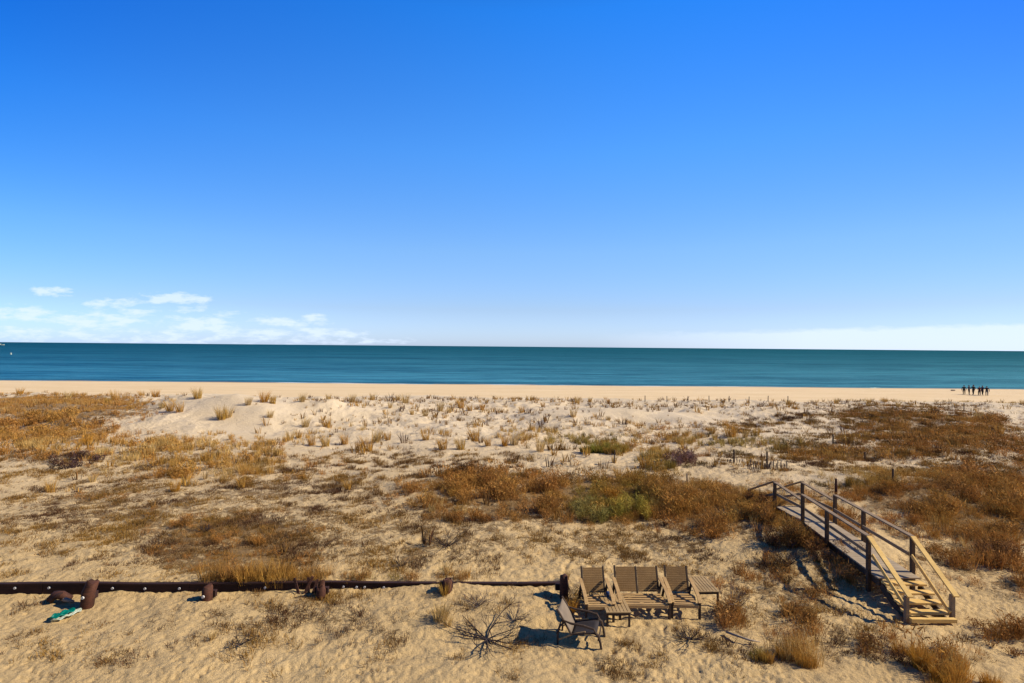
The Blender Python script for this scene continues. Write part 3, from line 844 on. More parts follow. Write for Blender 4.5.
# teal and white plastic scrap
q = at(65, 617.5); e = empty('plastic_scrap', q + Vector((0, -.02, .02)), 1.1); e.scale = (.72, .72, .6)
props(e, 'crumpled teal and white plastic sheet lying on the sand below the tall pile', 'plastic scrap')
def scrap(L_, W_, z0, seed, lift, x0=0):
    r_ = np.random.default_rng(seed); nx, ny = 22, 12
    vv = []
    for i in range(nx):
        for j in range(ny):
            u, v = i / (nx - 1) * 2 - 1, j / (ny - 1) * 2 - 1
            w_ = math.sqrt(max(0.02, 1 - abs(u) ** 2.6))
            X_, Y_ = x0 + u * L_ / 2, v * W_ / 2 * w_
            vv.append((X_, Y_, z0 + lift * abs(v) ** 1.5 + .035 * math.sin(u * 9 + v * 4 + seed) + .02 * math.sin(v * 11 - u * 5) + .03))
    tt_ = [(i * ny + j, i * ny + j + 1, (i + 1) * ny + j + 1, (i + 1) * ny + j) for i in range(nx - 1) for j in range(ny - 1)]
    return np.array(vv), np.array(tt_)
vv, tt_ = scrap(.66, .30, .05, 2, .05, -.04)
o = link_mesh('teal_sheet', tri_mesh('teal_sheet', vv, tt_, None, True), M_teal, e); md = o.modifiers.new('s', 'SOLIDIFY'); md.thickness = .012
vv, tt_ = scrap(.80, .36, -.005, 7, .04, .03)
o = link_mesh('white_sheet', tri_mesh('white_sheet', vv, tt_, None, True), M_white, e); md = o.modifiers.new('s', 'SOLIDIFY'); md.thickness = .010
o.location = (0.02, -.03, -.02)


# ------------------------------------------------------------------ boardwalk with stairs
DZ = .56
bw = empty('boardwalk', (10.2, 13.2, 0))
props(bw, 'wooden dune boardwalk with handrails on both sides and stairs down to the sand', 'boardwalk')
O = Vector((-10.2, -13.2, 0))
def rel(x, y, z): return Vector((x, y, z)) + O
Lx0, Lx1 = 9.47, 9.76; Rx0, Rx1 = 10.46, 10.82      # rail lines, slightly skewed like the photograph
def lx(y): return 9.42 + .41 * (y - 13.45) / 3.75 if y < 17.2 else 9.83 - .06 * (y - 17.2) / 1.7
def rx_(y): return 10.46 + .34 * (y - 13.45) / 3.75 if y < 17.2 else 10.80 - .13 * (y - 17.2) / 1.7
YE = 18.9
b = MB()
yb = 13.10
boards = 0
while yb < YE:
    w_ = .135
    b.bar(rel(lx(yb) + .0, yb + w_ / 2, DZ - .02 + random.uniform(-.003, .003)), rel(rx_(yb) + .02, yb + w_ / 2, DZ - .02), w_, .038)
    yb += w_ + .008
b.build('deck', M_deck, bw, .003)
b = MB()
for fx in (.06, .98):
    b.bar(rel(lx(13.2) + fx * .92, 13.12, DZ - .135), rel(lx(13.2) + fx * .92, 13.6, DZ - .135), .045, .18)
    b.bar(rel(lx(15.6) + fx, 15.6, DZ - .135), rel(lx(YE) + fx * .9, YE, DZ - .135), .045, .18)
    b.bar(rel(lx(13.6) + fx, 13.6, DZ - .135), rel(lx(15.6) + fx, 15.6, DZ - .135), .045, .18)
b.build('joists', M_post, bw)
# stairs
YB = 11.95
for (yf, zt_, xa_, xb_, dep, th_) in ((12.99, .465, 9.44, 10.46, .20, .05), (12.75, .355, 9.42, 10.46, .20, .05), (12.50, .24, 9.40, 10.45, .20, .05), (12.25, .125, 9.38, 10.41, .19, .05), (12.02, .055, 9.36, 10.42, .10, .09)):
    MB().bar(rel(xa_, yf, zt_), rel(xb_, yf, zt_), dep, th_).build('stair_tread', M_new, bw)
for sx in (9.40, 10.36):
    MB().bar(rel(sx + .06, 13.10, DZ - .20), rel(sx, YB + .12, -.16), .04, .18).build('stringer', M_post, bw)
TOP = DZ + .92
def post(x, y, zt, zb=None, mat=M_post, w=.09):
    g_ = gz(x, y) - .3
    MB().bar(rel(x, y, min(g_, -.2)), rel(x, y, zt), w, w, (0, 1, 0)).build('post', mat, bw)
LP = [(13.45,), (15.6,), (17.2,), (18.9,)]
for (yp,) in LP:
    post(lx(yp) - .045, yp, TOP - .02)
    post(rx_(yp) + .065, yp, TOP - .02)
pl_b = (9.33, 12.10); pr_b = (10.44, 12.14)
post(*pl_b, .58, mat=M_rail, w=.085); post(*pr_b, .60, mat=M_rail, w=.085)
def rails(side):
    xf = (lambda y: lx(y) - .045) if side < 0 else (lambda y: rx_(y) + .065)
    ys_ = [13.45, 15.6, 17.2, 18.9]
    for a, c in zip(ys_, ys_[1:]):
        lo = .19 if a > 17 else 0
        MB().bar(rel(xf(a), a + .002 + (.05 if lo else 0), TOP - lo), rel(xf(c), c - .002, TOP - lo * .15), .13, .038).build('handrail', M_rail, bw)
        MB().bar(rel(xf(a) + side * -.06, a + .05, DZ + .45), rel(xf(c) + side * -.06, c - .05, DZ + .45), .035, .09).build('mid_rail', M_rail, bw)
    # sloping rails down the near stairs (newer, tan timber)
    pb = pl_b if side < 0 else pr_b
    MB().bar(rel(xf(13.45), 13.44, TOP + .003), rel(pb[0], pb[1] - .12, .60), .13, .04).build('stair_handrail', M_new, bw)
    MB().bar(rel(xf(13.45) + side * -.062, 13.40, DZ + .45), rel(pb[0] + side * -.062, pb[1] - .02, .18), .035, .09).build('stair_mid_rail', M_new, bw)
    # far end: rails run down to the sand
    ye = 20.9
    MB().bar(rel(xf(18.9), 18.91, TOP + .003), rel(xf(18.9), ye, .62), .12, .038).build('handrail', M_rail, bw)
    MB().bar(rel(xf(18.9) + side * -.06, 18.95, DZ + .45), rel(xf(18.9) + side * -.06, ye - .05, .28), .035, .09).build('mid_rail', M_rail, bw)
    MB().bar(rel(xf(18.9), ye, -.3), rel(xf(18.9), ye, .66), .09, .09, (0, 1, 0)).build('post', M_post, bw)
rails(-1); rails(1)
for k in range(4):
    MB().bar(rel(9.8, 19.05 + .38 * k, DZ - .10 - .11 * k), rel(10.86, 19.05 + .38 * k, DZ - .10 - .11 * k), .28, .04).build('stair_tread', M_deck, bw)


# ------------------------------------------------------------------ furniture
def part(mb, name, mat, root, bevel=.004): return mb.build(name, mat, root, bevel)


def lounge(name, loc, rz, w, panels, label, cat, group):
    """low wooden garden seat facing -Y: slatted seat, reclined slatted backs, sloping arms"""
    r = empty(name, loc, rz); props(r, label, cat, group)
    x0 = -w / 2
    # seat slats
    s = MB()
    for k in range(5):
        yk = -.47 + k * .15
        zk = .31 - .018 * k
        s.box((0, yk, zk), (w - .12, .072, .022), Matrix.Rotation(-.1, 3, 'X'))
    part(s, 'seat', M_slat, r)
    part(MB().box((0, -.535, .275), (w - .10, .022, .075)), 'seat_apron', M_slat, r)
    for sx in (-1, 1):
        part(MB().bar((sx * (w / 2 - .075), -.52, .265), (sx * (w / 2 - .075), .25, .17), .03, .06), 'seat_rail', M_frame, r)
    rec = .40
    up_ = Vector((0, math.sin(rec), math.cos(rec))); nrm = Vector((0, -math.cos(rec), math.sin(rec)))
    base = Vector((0, .215, .24))
    pw = (w - .14) / panels
    for k in range(panels):
        cx = -w / 2 + .07 + pw * (k + .5)
        s = MB()
        nsl = 11
        for j in range(nsl):
            s.bar(base + up_ * (.05 + .052 * j) + Vector((cx - pw / 2 + .03, 0, 0)), base + up_ * (.05 + .052 * j) + Vector((cx + pw / 2 - .03, 0, 0)), .016, .050, up_)
        part(s, 'backrest', M_chair, r, .003)
    for k in range(panels + 1):
        cx = -w / 2 + .07 + pw * k
        part(MB().bar(base - up_ * .12 + Vector((cx, .012, 0)), base + up_ * (.62 if k in (0, panels) else .60) + Vector((cx, .012, 0)), .045, .04, (0, -1, 0)), 'back_post', M_frame, r)
    for sx in (-1, 1):
        xa = sx * (w / 2 - .02)
        a = MB()
        pts = [(.31, .57), (.10, .545), (-.18, .51), (-.40, .45), (-.54, .36)]
        for (ya, za), (yb2, zb) in zip(pts, pts[1:]):
            a.bar((xa, ya, za), (xa, yb2 - .006, zb), .085, .026)
        part(a, 'arm', M_slat, r)
        part(MB().bar((xa, -.49, -.08), (xa, -.49, .40), .055, .045, (0, 1, 0)), 'leg', M_frame, r)
        part(MB().bar((xa, .50, -.06), (xa, .14, .55), .055, .04, (0, 1, 0)), 'leg', M_frame, r)
    part(MB().box((0, .10, .13), (w - .16, .03, .05)), 'stretcher', M_frame, r)
    return r


G1 = 'weathered wooden seats and tables in a row on the sand'
lounge('garden_chair', P_ch1, .04, .68, 1, 'brown slatted garden chair at the left end of the row, behind the coffee table', 'chair', G1)
lounge('garden_bench', P_bench, .0, 1.20, 2, 'brown two seat garden bench with double slatted back in the middle of the row', 'bench', G1)
lounge('garden_chair', P_ch3, -.05, .68, 1, 'brown slatted garden chair between the bench and the side table', 'chair', G1)


def table(name, loc, rz, w, d, h, label):
    r = empty(name, loc, rz); props(r, label, 'table', G1)
    n = 7
    s = MB()
    for k in range(n):
        s.box((-w / 2 + w / n * (k + .5), 0, h - .012), (w / n - .012, d - .07, .022))
    part(s, 'tabletop', M_tab, r, .003)
    for sy in (-1, 1):
        part(MB().box((0, sy * (d / 2 - .018), h - .012), (w, .034, .024)), 'breadboard_end', M_tab, r, .003)
        part(MB().box((0, sy * (d / 2 - .05), h - .06), (w - .08, .02, .06)), 'apron', M_frame, r)
    for sx in (-1, 1):
        for sy in (-1, 1):
            part(MB().bar((sx * (w / 2 - .04), sy * (d / 2 - .05), -.06), (sx * (w / 2 - .04), sy * (d / 2 - .05), h - .026), .045, .045, (0, 1, 0)), 'leg', M_frame, r)
    return r


tr_ = table('side_table', P_tabR, .04, .55, .85, .38, 'slatted grey brown side table at the right end of the furniture row')
table('coffee_table', P_tabC, .03, .58, .86, .34, 'slatted grey brown coffee table standing in front of the left chair')
# dark blue cup on the coffee table
e = empty('cup', P_tabC + Vector((-.10, .30, .34)))
props(e, 'small dark blue cup standing on the coffee table', 'cup')
MB().tube([(0, 0, .001), (0, 0, .11), (0, 0, .115)], [.030, .04, .036], 12).build('cup_body', M_navy, e, 0, True)
tb = MB(); tb.tube([(.038, 0, .03), (.062, 0, .04), (.062, 0, .08), (.040, 0, .09)], .007, 6); tb.build('handle', M_navy, e, 0, True)

# dark chair seen from its side
r = empty('sling_chair', P_ch4, math.radians(74)); props(r, 'dark low sling chair in front of the row, seen from its side and facing right', 'chair'); r.scale = (.95, .86, .90)
def sheet(pts, w, th):
    b = MB(); bm = b.bm; A = []
    n = len(pts)
    for i, (y_, z_) in enumerate(pts):
        A.append([bm.verts.new((-w / 2 + w * j / 6, y_, z_ - .035 * math.sin(math.pi * j / 6))) for j in range(7)])
    for i in range(n - 1):
        for j in range(6): bm.faces.new((A[i][j], A[i][j + 1], A[i + 1][j + 1], A[i + 1][j]))
    return b
bk = [(.20, .26), (.27, .36), (.33, .47), (.40, .58), (.47, .68), (.54, .77)]
st_ = [(-.42, .36), (-.30, .35), (-.15, .325), (0, .30), (.12, .27), (.20, .26)]
o = sheet(bk, .56, .015).build('backrest', M_slingb, r, 0, True); md = o.modifiers.new('s', 'SOLIDIFY'); md.thickness = .02
o = sheet(st_, .56, .015).build('seat', M_sling, r, 0, True); md = o.modifiers.new('s', 'SOLIDIFY'); md.thickness = .02
for sx in (-1, 1):
    xa = sx * .31
    part(MB().tube([(xa, .56, .80), (xa, .47, .68), (xa, .34, .48), (xa, .20, .26), (xa, .05, .285), (xa, -.22, .335), (xa, -.40, .37)], .024, 7), 'side_rail', M_frame, r, 0)
    part(MB().tube([(xa, -.38, .37), (xa, -.47, .33), (xa, -.52, .18), (xa, -.56, -.05)], [.03, .034, .03, .028], 7), 'leg', M_frame, r, 0)
    part(MB().tube([(xa, .36, .52), (xa, .47, .42), (xa, .53, .22), (xa, .54, -.05)], [.022, .025, .025, .024], 7), 'leg', M_frame, r, 0)
    part(MB().tube([(xa * 1.04, .38, .56), (xa * 1.06, .2, .52), (xa * 1.06, -.12, .51), (xa * 1.06, -.36, .47), (xa * 1.04, -.43, .36)], [.018, .026, .028, .026, .02], 7), 'arm', M_frame, r, 0)
    part(MB().tube([(xa * .96, .52, .08), (xa * .96, .15, .26), (xa * .96, -.15, .36)], .017, 6), 'brace', M_slat, r, 0)
part(MB().tube([(-.31, -.47, .22), (.31, -.47, .22)], .017, 6), 'stretcher', M_frame, r, 0)
part(MB().tube([(-.31, .56, .22), (.31, .56, .22)], .017, 6), 'stretcher', M_frame, r, 0)

# ------------------------------------------------------------------ posts, stakes and remains of sand fence
def stake(px_, py_, hpx, rad, label, mat=M_post, tilt=0, name='stake', group=None):
    q = at(px_, py_)
    hh2 = hpx / F * q.y
    b = MB(); b.tube([(0, 0, -.3), (tilt * hh2 * .5, 0, hh2 * .5), (tilt * hh2, 0, hh2 - .02), (tilt * hh2, 0, hh2)], [rad * 1.1, rad, rad * .9, rad * .6], 8)
    o = b.build(name, mat, None, 0, True); o.location = q
    props(o, label, 'stake', group); return o
stake(687, 487, 13, .035, 'thin reddish wooden stake in bare sand left of the boardwalk', M_rail)
stake(836, 497, 18, .05, 'reddish wooden post just behind the right handrail of the boardwalk', M_pile)
stake(893, 483, 14, .04, 'thin dark stake in the brush right of the boardwalk', M_post)
stake(833, 447, 13, .045, 'dark stake in the brush beyond the far end of the boardwalk', M_post)
stake(865, 460, 8, .04, 'short dark stake in the brush right of the farther dark stake', M_post)
stake(964, 410, 7, .035, 'thin dark stake on the pale sand below the group of people', M_post)
stake(532, 404, 5, .03, 'thin pale stake on the sand in the middle distance', M_rail)
stake(614, 464, 14, .03, 'thin leaning stem like stake behind the green patch', M_post, .05)
for k, pxk in enumerate((645, 667, 688, 709, 729, 749, 768, 788)):
    q = at(pxk, 402)
    stake(pxk, 402 + (k % 3) * .4, 6.2, .045, ORD[k] + ' thin fence stake from the left in the row along the dune crest', M_post, random.uniform(-.05, .05), 'fence_stake', 'row of fence stakes along the dune crest')
def fence_bit(px_, py_, label, n, span, ht, post_h):
    q = at(px_, py_); e = empty('sand_fence', q); props(e, label, 'sand fence')
    MB().tube([(0, 0, -.3), (0, 0, post_h), (0, 0, post_h + .02)], [.05, .045, .03], 8).build('post', M_post, e, 0, True)
    s = MB()
    for i in range(n):
        x_ = -span / 2 + span * i / (n - 1) + random.uniform(-.02, .02)
        tl_ = random.uniform(-.08, .08)
        y_ = random.uniform(-.08, .08) + .1 * math.sin(i * .5)
        zg = gz(q.x + x_, q.y + y_) - q.z
        hh3 = ht * random.uniform(.4, 1.1)
        s.bar((x_, y_, zg - .1), (x_ + tl_, y_, zg + hh3), .038, .012, (0, 1, 0))
    s.build('slats', M_twig2, e, 0)
    w_ = MB(); w_.tube([(-span / 2, .02, ht * .45), (0, -.06, ht * .5), (span / 2, .02, ht * .35)], .006, 5); w_.build('wire', M_twig, e, 0)
fence_bit(767, 469, 'broken slatted sand fence round a dark post in the sand hollow beyond the boardwalk', 22, 1.9, .42, .85)
fence_bit(734, 463, 'sunken sand fence remnant with a dark post left of the larger broken fence', 9, .7, .22, .68)

# ------------------------------------------------------------------ bare bushes
def bare_bush(loc, h, spread, label, mat, seed, n0=9, depth=3, thick=.018, name='bare_bush', flat=1.0):
    rr = random.Random(seed)
    b = MB()
    def grow(p_, d, ln, rad, lev):
        pts = [p_]; q = p_
        for i in range(3):
            d = (d + Vector((rr.uniform(-.25, .25), rr.uniform(-.25, .25), rr.uniform(-.12, .14)))).normalized()
            q = q + d * ln / 3; q.z = max(q.z, .02); pts.append(q)
        b.tube(pts, [rad, rad * .85, rad * .7, rad * .5], 5)
        if lev < depth:
            for i in range(rr.choice((2, 3, 3))):
                nd = (d + Vector((rr.uniform(-.9, .9), rr.uniform(-.9, .9), rr.uniform(-.3, .6)))).normalized()
                grow(pts[rr.choice((1, 2, 3))], nd, ln * rr.uniform(.45, .7), rad * .55, lev + 1)
    for i in range(n0):
        a = 6.283 * i / n0 + rr.uniform(-.3, .3)
        d = Vector((math.cos(a) * spread, math.sin(a) * spread, h * rr.uniform(.35, 1.0) * flat)).normalized()
        grow(Vector((0, 0, 0)), d, math.hypot(spread, h) * rr.uniform(.4, .62), thick * rr.uniform(.7, 1), 0)
    o = b.build(name, mat, None, 0); o.location = loc
    props(o, label, 'bush'); return o
bare_bush(at(487, 640), .45, 1.25, 'large bare dark bush with spreading branches left of the sling chair', M_twig, 3, 9, 4, .019, flat=.6)
bare_bush(at(478, 607), .40, .45, 'small bare brown bush between the bulkhead and the large spreading bush', M_twig2, 4, 9, 3, .010)
bare_bush(at(515, 622), .32, .40, 'low mauve brown bare bush just behind the shadow of the sling chair', M_twig2, 14, 9, 3, .009)
bare_bush(at(447, 547), .55, .75, 'dark bare bush alone on the sand above the bulkhead', M_twig, 6, 10, 3, .011)
bare_bush(at(400, 567), .25, .35, 'tiny dark bare bush just behind the bulkhead', M_twig, 16, 8, 2, .010)
bare_bush(at(690, 640), .35, .55, 'dark twiggy fallen bush on the sand below the side table', M_twig, 8, 10, 3, .012)
bare_bush(at(735, 610), .70, .40, 'tall reddish bare bush right of the furniture row', M_twig2, 9, 11, 3, .010)
bare_bush(at(790, 565), .60, .55, 'dark bare bush with blackened stems left of the boardwalk', M_twig, 10, 10, 3, .013)
bare_bush(at(240, 645), .18, .32, 'little dark fallen twig bush on the bare sand at lower left', M_twig, 12, 7, 2, .012)
bare_bush(at(205, 533), .30, .40, 'dark bare bush in the brown stubble at left', M_twig, 13, 9, 3, .010)
# small fallen branch at right of the furniture
q = at(748, 640); e = MB()
e.tube([(-.28, .22, .03), (-.14, .0, .07), (.08, -.12, .05), (.30, -.14, .02)], [.025, .024, .02, .01], 7)
o = e.build('fallen_branch', M_drift, None, 0, True); o.location = q + Vector((-.1, 0, 0)); props(o, 'pale curved fallen branch on the sand right of the side table', 'branch')

# leafy shrubs one can point to
def shrub(px_, py_, h, w, c1, c2, n, label, seed, leaf=.012, name='shrub', bladey=False):
    q = at(px_, py_); r_ = np.random.default_rng(seed)
    Vs, Ts, off = [], [], 0
    k = max(4, int(w * 9))
    for i in range(k):
        a = r_.uniform(0, 6.28); rad = w / 2 * math.sqrt(r_.uniform(0, 1))
        hh3 = h * (1 - .45 * (rad / (w / 2)) ** 2) * r_.uniform(.75, 1.1)
        tv, tt = (blades(n, hh3, .12, .45, leaf, .5, r=r_) if bladey else twiggy(n, hh3, .17, leaf, r=r_))
        dx_, dy_ = rad * math.cos(a), rad * math.sin(a)
        Vs.append(tv + [dx_, dy_, gz(q.x + dx_, q.y + dy_) - q.z]); Ts.append(tt + off); off += len(tv)
    V_ = np.concatenate(Vs); T_ = np.concatenate(Ts)
    mixv = np.clip(fbm(V_[:, 0] * 3 + seed, V_[:, 1] * 3, seed, 2) + .5 + V_[:, 2] / h * .2 - .1, 0, 1)[:, None]
    run = r_.uniform(.6, 1.35, len(V_) // 5 + 1).repeat(5)[:len(V_)][:, None]
    me_ = tri_mesh(name, V_, T_, (c1 * (1 - mixv) + c2 * mixv) * run)
    o = link_mesh(name, me_, M_fol); o.location = q
    props(o, label, 'shrub'); return o
shrub(470, 476, .75, 2.0, DARKB * .7, BROWN * .7, 110, 'dark maroon rounded shrub in the middle of the dune', 1, .014)
shrub(592, 517, .80, 1.6, np.array([.19, .17, .04]), np.array([.34, .26, .07]), 130, 'pale green feathery shrub patch in the middle of the brush', 2, .011)
shrub(630, 515, .85, 1.7, np.array([.25, .21, .035]), np.array([.46, .32, .05]), 130, 'yellow green feathery shrub just right of the pale green one', 3, .011)
shrub(608, 499, .55, .8, GOLD * .7, RUST, 90, 'orange tinged shrub above the pale green patch', 4, .011)
shrub(682, 462, .75, 2.0, MAUVE, DARKB * 1.6, 90, 'mauve grey bare shrub on the sand in the middle distance', 5, .014)
shrub(655, 495, .95, 1.3, BROWN * .8, OCHRE * .6, 130, 'tall dark brown shrub right of the yellow green one', 6, .011)
shrub(938, 678, .50, 1.7, GOLD * .75, OCHRE, 170, 'golden feathery shrub at the bottom right corner', 7, .007, bladey=True)
shrub(798, 664, .42, .6, GOLD * .7, OCHRE * .9, 130, 'small golden feathery tuft shrub left of the bottom right shrub', 8, .007, bladey=True)
shrub(765, 663, .28, .4, GREEN * 1.2, OCHRE * .8, 100, 'small yellow green shrub beside the small golden tuft shrub', 18, .007, bladey=True)
shrub(612, 452, .85, 1.8, OCHRE * .7, GREEN * 1.3, 100, 'bushy olive grass shrub in the middle distance on the pale sand', 9, .018, bladey=True)
shrub(592, 453, .8, 1.3, OCHRE * .65, GREEN * 1.4, 100, 'olive grass shrub just left of the bushier one', 19, .018, bladey=True)
shrub(804, 622, .45, .9, BROWN * .8, OCHRE * .55, 120, 'brown shrub on the sand left of the boardwalk stairs', 10, .009)
shrub(880, 655, .35, 1.0, BROWN * .7, DARKB, 110, 'low dark brown shrub below the stairs', 11, .009)
shrub(1004, 641, .26, 1.2, BROWN * .6, RUST * .7, 130, 'flat dark rust shrub at the right edge below the stairs', 12, .009)
shrub(731, 618, .6, .45, BROWN * .8, OCHRE * .5, 80, 'slim brown shrub right of the side table', 13, .009)
shrub(578, 603, .38, .55, DARKB * 1.1, OCHRE * .6, 90, 'small brown shrub in front of the left chair', 15, .009)
shrub(785, 545, .7, 1.2, DARKB * .8, RUST * .6, 110, 'dark rust shrub left of the boardwalk deck', 16, .010)
shrub(758, 506, .6, 1.4, RUST * .8, DARKB, 110, 'dark rust shrub hiding the foot of the far boardwalk rail', 17, .011)
shrub(793, 541, .75, 1.1, BROWN * .8, OCHRE * .5, 120, 'rust and tan shrub beside the left edge of the deck', 21, .010)
shrub(818, 556, .55, .8, DARKB, BROWN, 110, 'small dark shrub beside the second left post of the boardwalk', 22, .010)
shrub(768, 522, .75, 1.3, BROWN * .9, GOLD * .5, 120, 'tan brown shrub left of the far end of the boardwalk', 23, .011)
shrub(1000, 560, .6, 1.4, BROWN * .8, DARKB * 1.3, 110, 'wide brown shrub near the right edge of the photo above the sand path', 24, .011)
shrub(75, 463, .5, 2.4, DARKB * .6, MAUVE * .5, 90, 'dark grey brown low shrub below the left grass swathe', 25, .016)
shrub(860, 584, .55, 1.1, BROWN * .7, BROWN, 110, 'dark shrub in the shade under the front of the boardwalk deck', 26, .009)
shrub(850, 560, .55, 1.2, DARKB * .7, BROWN * .8, 110, 'dark brown shrub under the boardwalk edge', 20, .010)

# ------------------------------------------------------------------ people by the water
def person(px_, py_, arms, legs, face, label, mats, h=1.72):
    q = at(px_, py_)
    r_ = q
    sk = h / 1.72
    J = {'pel': (0, 0, .93), 'belly': (0, 0, 1.10), 'chest': (0, 0, 1.32), 'neck': (0, 0, 1.47), 'h1': (0, -.01, 1.56), 'h2': (0, -.01, 1.64), 'h3': (0, 0, 1.70)}
    rad = {'pel': (.15, .11), 'belly': (.14, .10), 'chest': (.17, .11), 'neck': (.06, .06), 'h1': (.078, .09), 'h2': (.085, .098), 'h3': (.05, .06)}
    E = [('pel', 'belly'), ('belly', 'chest'), ('chest', 'neck'), ('neck', 'h1'), ('h1', 'h2'), ('h2', 'h3')]
    for s, nm in ((-1, 'l'), (1, 'r')):
        st = legs[0 if s < 0 else 1]
        J[nm + 'hip'] = (s * .10, 0, .86); J[nm + 'kn'] = (s * .12, -.02 + st * .5, .48); J[nm + 'an'] = (s * .13, st, .09); J[nm + 'toe'] = (s * .14, st - .15, .04)
        rad[nm + 'hip'] = (.10, .10); rad[nm + 'kn'] = (.068, .068); rad[nm + 'an'] = (.05, .05); rad[nm + 'toe'] = (.04, .035)
        E += [('pel', nm + 'hip'), (nm + 'hip', nm + 'kn'), (nm + 'kn', nm + 'an'), (nm + 'an', nm + 'toe')]
        el, ha = arms[0 if s < 0 else 1]
        J[nm + 'sh'] = (s * .20, 0, 1.40); J[nm + 'el'] = (s * el[0], el[1], el[2]); J[nm + 'wr'] = (s * ha[0], ha[1], ha[2])
        d = (Vector(J[nm + 'wr']) - Vector(J[nm + 'el'])).normalized(); J[nm + 'hd'] = tuple(Vector(J[nm + 'wr']) + d * .09)
        rad[nm + 'sh'] = (.07, .07); rad[nm + 'el'] = (.05, .05); rad[nm + 'wr'] = (.038, .038); rad[nm + 'hd'] = (.04, .028)
        E += [('chest', nm + 'sh'), (nm + 'sh', nm + 'el'), (nm + 'el', nm + 'wr'), (nm + 'wr', nm + 'hd')]
        for fi in range(5):
            side = d.cross(Vector((0, 1, .2))).normalized()
            off = side * (.018 * (fi - 1.5) if fi < 4 else -.045)
            k0, k1 = f'{nm}f{fi}', f'{nm}g{fi}'
            a0 = Vector(J[nm + 'hd']) + off
            if fi == 4: a0 = Vector(J[nm + 'wr']) + d * .03 + off * .7
            J[k0] = tuple(a0 + d * .03); J[k1] = tuple(a0 + d * (.075, .085, .08, .06, .06)[fi] + Vector((0, -.02, 0)))
            rad[k0] = (.010, .010); rad[k1] = (.008, .008)
            E += [(nm + ('hd' if fi < 4 else 'wr'), k0), (k0, k1)]
    names = list(J)
    me_ = bpy.data.meshes.new('person')
    me_.from_pydata([Vector(J[n_]) * sk for n_ in names], [(names.index(a), names.index(b_)) for a, b_ in E], [])
    o = bpy.data.objects.new('person', me_); C.objects.link(o)
    md_ = o.modifiers.new('skin', 'SKIN')
    for i, n_ in enumerate(names):
        me_.skin_vertices[0].data[i].radius = (rad[n_][0] * sk, rad[n_][1] * sk)
    me_.skin_vertices[0].data[0].use_root = True
    sb = o.modifiers.new('sub', 'SUBSURF'); sb.levels = 1; sb.render_levels = 1
    dg = bpy.context.evaluated_depsgraph_get()
    nm_ = bpy.data.meshes.new_from_object(o.evaluated_get(dg))
    o.modifiers.clear(); o.data = nm_
    nm_.materials.clear()
    for mm in (mats[0], mats[1], M_skin): nm_.materials.append(mm)
    for p_ in nm_.polygons:
        c0 = p_.center / sk
        p_.use_smooth = True
        hand = any((c0 - Vector(J[s_ + 'hd'])).length < .13 for s_ in 'lr')
        p_.material_index = 2 if (c0.z > 1.49 or hand) else (0 if c0.z > .93 or (abs(c0.x) > .24) else 1)
    # hair cap
    b = MB(); bmesh.ops.create_uvsphere(b.bm, u_segments=12, v_segments=8, radius=.1)
    for v in b.bm.verts:
        v.co = Vector((v.co.x * .95, v.co.y * 1.05 + .02, v.co.z * .9 + 1.655)) * sk
    hr = b.build('hair', M_hair, o, 0, True)
    # face features
    b = MB(); b.tube([(0, -.088, 1.615), (0, -.118, 1.585), (0, -.09, 1.58)], [.008, .014, .01], 6); ns_ = b.build('nose', M_skin, o, 0, True)
    o.location = q; o.rotation_euler = (0, 0, face); o.scale = (1.22, 1.3, 1.03); o['label'] = label; o['category'] = 'person'; o['group'] = 'people standing together by the water'
    return o
dn = ((.27, .02, 1.14), (.28, -.04, .90)); bent = ((.27, .06, 1.13), (.14, -.22, 1.12)); out = ((.36, 0, 1.2), (.52, -.04, 1.20)); upf = ((.26, -.12, 1.16), (.16, -.2, 1.4))
person(964.0, 394.6, (dn, dn), (0, .12), 2.8, 'person in dark jacket and trousers standing at the left end of the group', (M_dark, M_dark), 1.74)
person(969.0, 394.8, (bent, out), (.05, -.05), 1.2, 'person in dark coat second from left with one arm stretched to the right', (M_cloth2, M_dark), 1.78)
person(973.4, 395.0, (dn, out), (-.1, .1), 3.3, 'tallest person in black standing in the middle of the group', (M_dark, M_dark), 1.90)
person(979.4, 395.4, (bent, dn), (0, 0), -1.4, 'person in dark red top standing fourth in the group', (M_cloth3, M_dark), 1.66)
person(982.5, 395.2, (bent, dn), (.1, -.08), 1.5, 'person in dark blue top standing fifth in the group', (M_cloth2, M_dark), 1.78)
person(986.8, 396.0, (dn, upf), (.12, -.12), 2.2, 'person in black standing at the right end of the group with one arm raised', (M_dark, M_cloth2), 1.76)
# low dark bag on the sand left of the group
q = at(953, 391); b = MB(); b.tube([(-.5, 0, .12), (-.35, 0, .16), (.35, 0, .18), (.5, 0, .12)], [.06, .15, .16, .06], 10)
o = b.build('duffel_bag', M_drift, None, 0, True); o.location = q; props(o, 'low grey brown bag lying on the beach left of the group of people', 'bag')

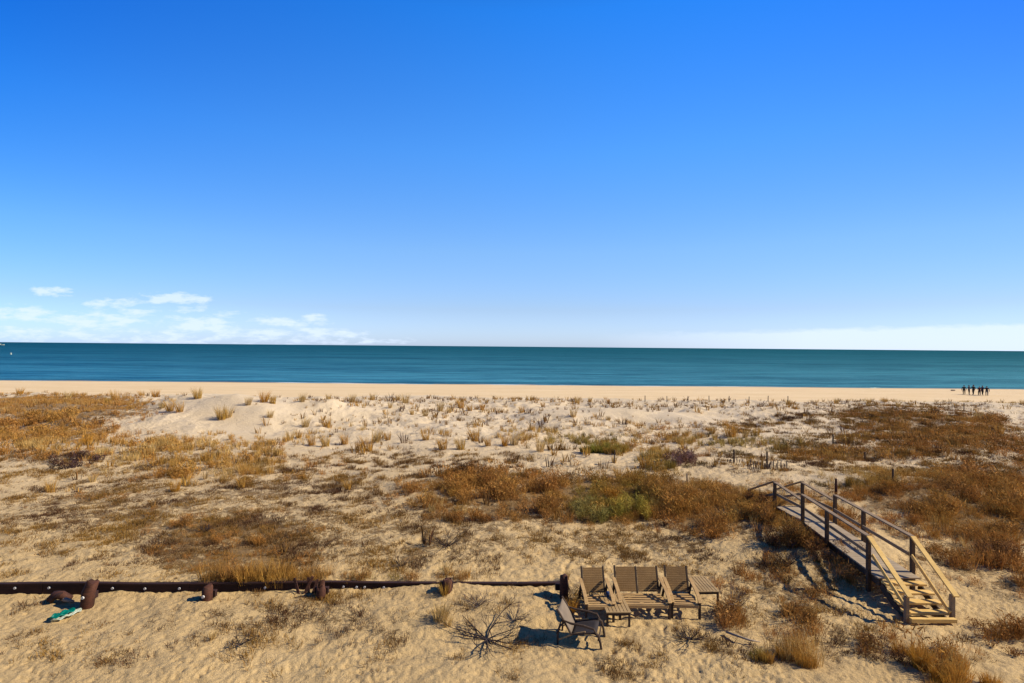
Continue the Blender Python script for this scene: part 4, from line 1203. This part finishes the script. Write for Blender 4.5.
# ------------------------------------------------------------------ out on the water
d = at(4, 343.4, SEA)
bt = empty('boat', (-1560, 1560, SEA), 0.3); props(bt, 'tiny pale boat on the horizon at the far left', 'boat')
b = MB(); bm = b.bm
secs = [(-11, .6, 1.6), (-9, 2.4, 1.7), (0, 2.9, 1.8), (7, 2.0, 2.3), (11.5, .15, 2.9)]
rings = [[bm.verts.new((x_, -w_, h_)), bm.verts.new((x_, -w_ * .6, -.6)), bm.verts.new((x_, w_ * .6, -.6)), bm.verts.new((x_, w_, h_))] for x_, w_, h_ in secs]
for A, B in zip(rings, rings[1:]):
    for k in range(4): bm.faces.new((A[k], A[(k + 1) % 4], B[(k + 1) % 4], B[k]))
bm.faces.new(rings[0]); bm.faces.new(rings[-1][::-1])
b.build('hull', M_white, bt, 0)
MB().box((-2, 0, 3.0), (8, 3.6, 2.4)).box((-3, 0, 4.6), (4, 2.8, .9)).build('cabin', M_white, bt, .05)
MB().tube([(-4, 0, 5), (-4, 0, 8), (-4, 0, 8.2)], .12, 6).build('mast', M_white, bt, 0)
q = at(11, 354.5, SEA)
b = MB(); b.tube([(0, 0, -.3), (0, 0, .45), (0, 0, .7), (0, 0, 1.5), (0, 0, 1.6)], [.5, .55, .25, .18, .1], 10)
o = b.build('buoy', M_white, None, 0, True); o.location = q; props(o, 'small pale buoy floating on the sea at the far left', 'buoy')
# thin line of wash along the water's edge
vv = []
for i in range(400):
    x_ = -170 + 340 * i / 399.0
    yc = float(128.2 + 1.3 * fbm(np.array(x_ / 18), np.array(0.0), 12, 3))
    w_ = float(.25 + 1.0 * max(0, .35 + 1.2 * fbm(np.array(x_ / 7), np.array(3.0), 13, 3)))
    vv.append((x_, yc - w_ / 2, SEA + .03)); vv.append((x_, yc + w_ / 2, SEA + .05))
tt_ = [(2 * i, 2 * i + 2, 2 * i + 3, 2 * i + 1) for i in range(399)]
o = link_mesh('shore_foam', tri_mesh('shore_foam', np.array(vv), np.array(tt_)), plain('pale_foam', (.72, .66, .54), .6, .15))
props(o, 'thin pale line of wash along the edge of the water', 'foam', kind='stuff')
# one small breaker on the shore
def foam(px0, px1, py_, seed):
    a, c = at(px0, py_, SEA), at(px1, py_, SEA)
    b = MB(); pts, rr = [], []
    for i in range(21):
        f_ = i / 20
        pts.append(a.lerp(c, f_) + Vector((0, math.sin(f_ * 9 + seed) * .3, .05)))
        rr.append(.02 + .16 * math.sin(math.pi * f_) * (.7 + .3 * math.sin(f_ * 31 + seed)))
    b.tube(pts, rr, 8)
    return b
b = foam(860, 884, 388.4, 1); o = b.build('breaking_wave', M_white, None, 0, True); props(o, 'short white line of surf breaking at the shore', 'surf', kind='stuff')
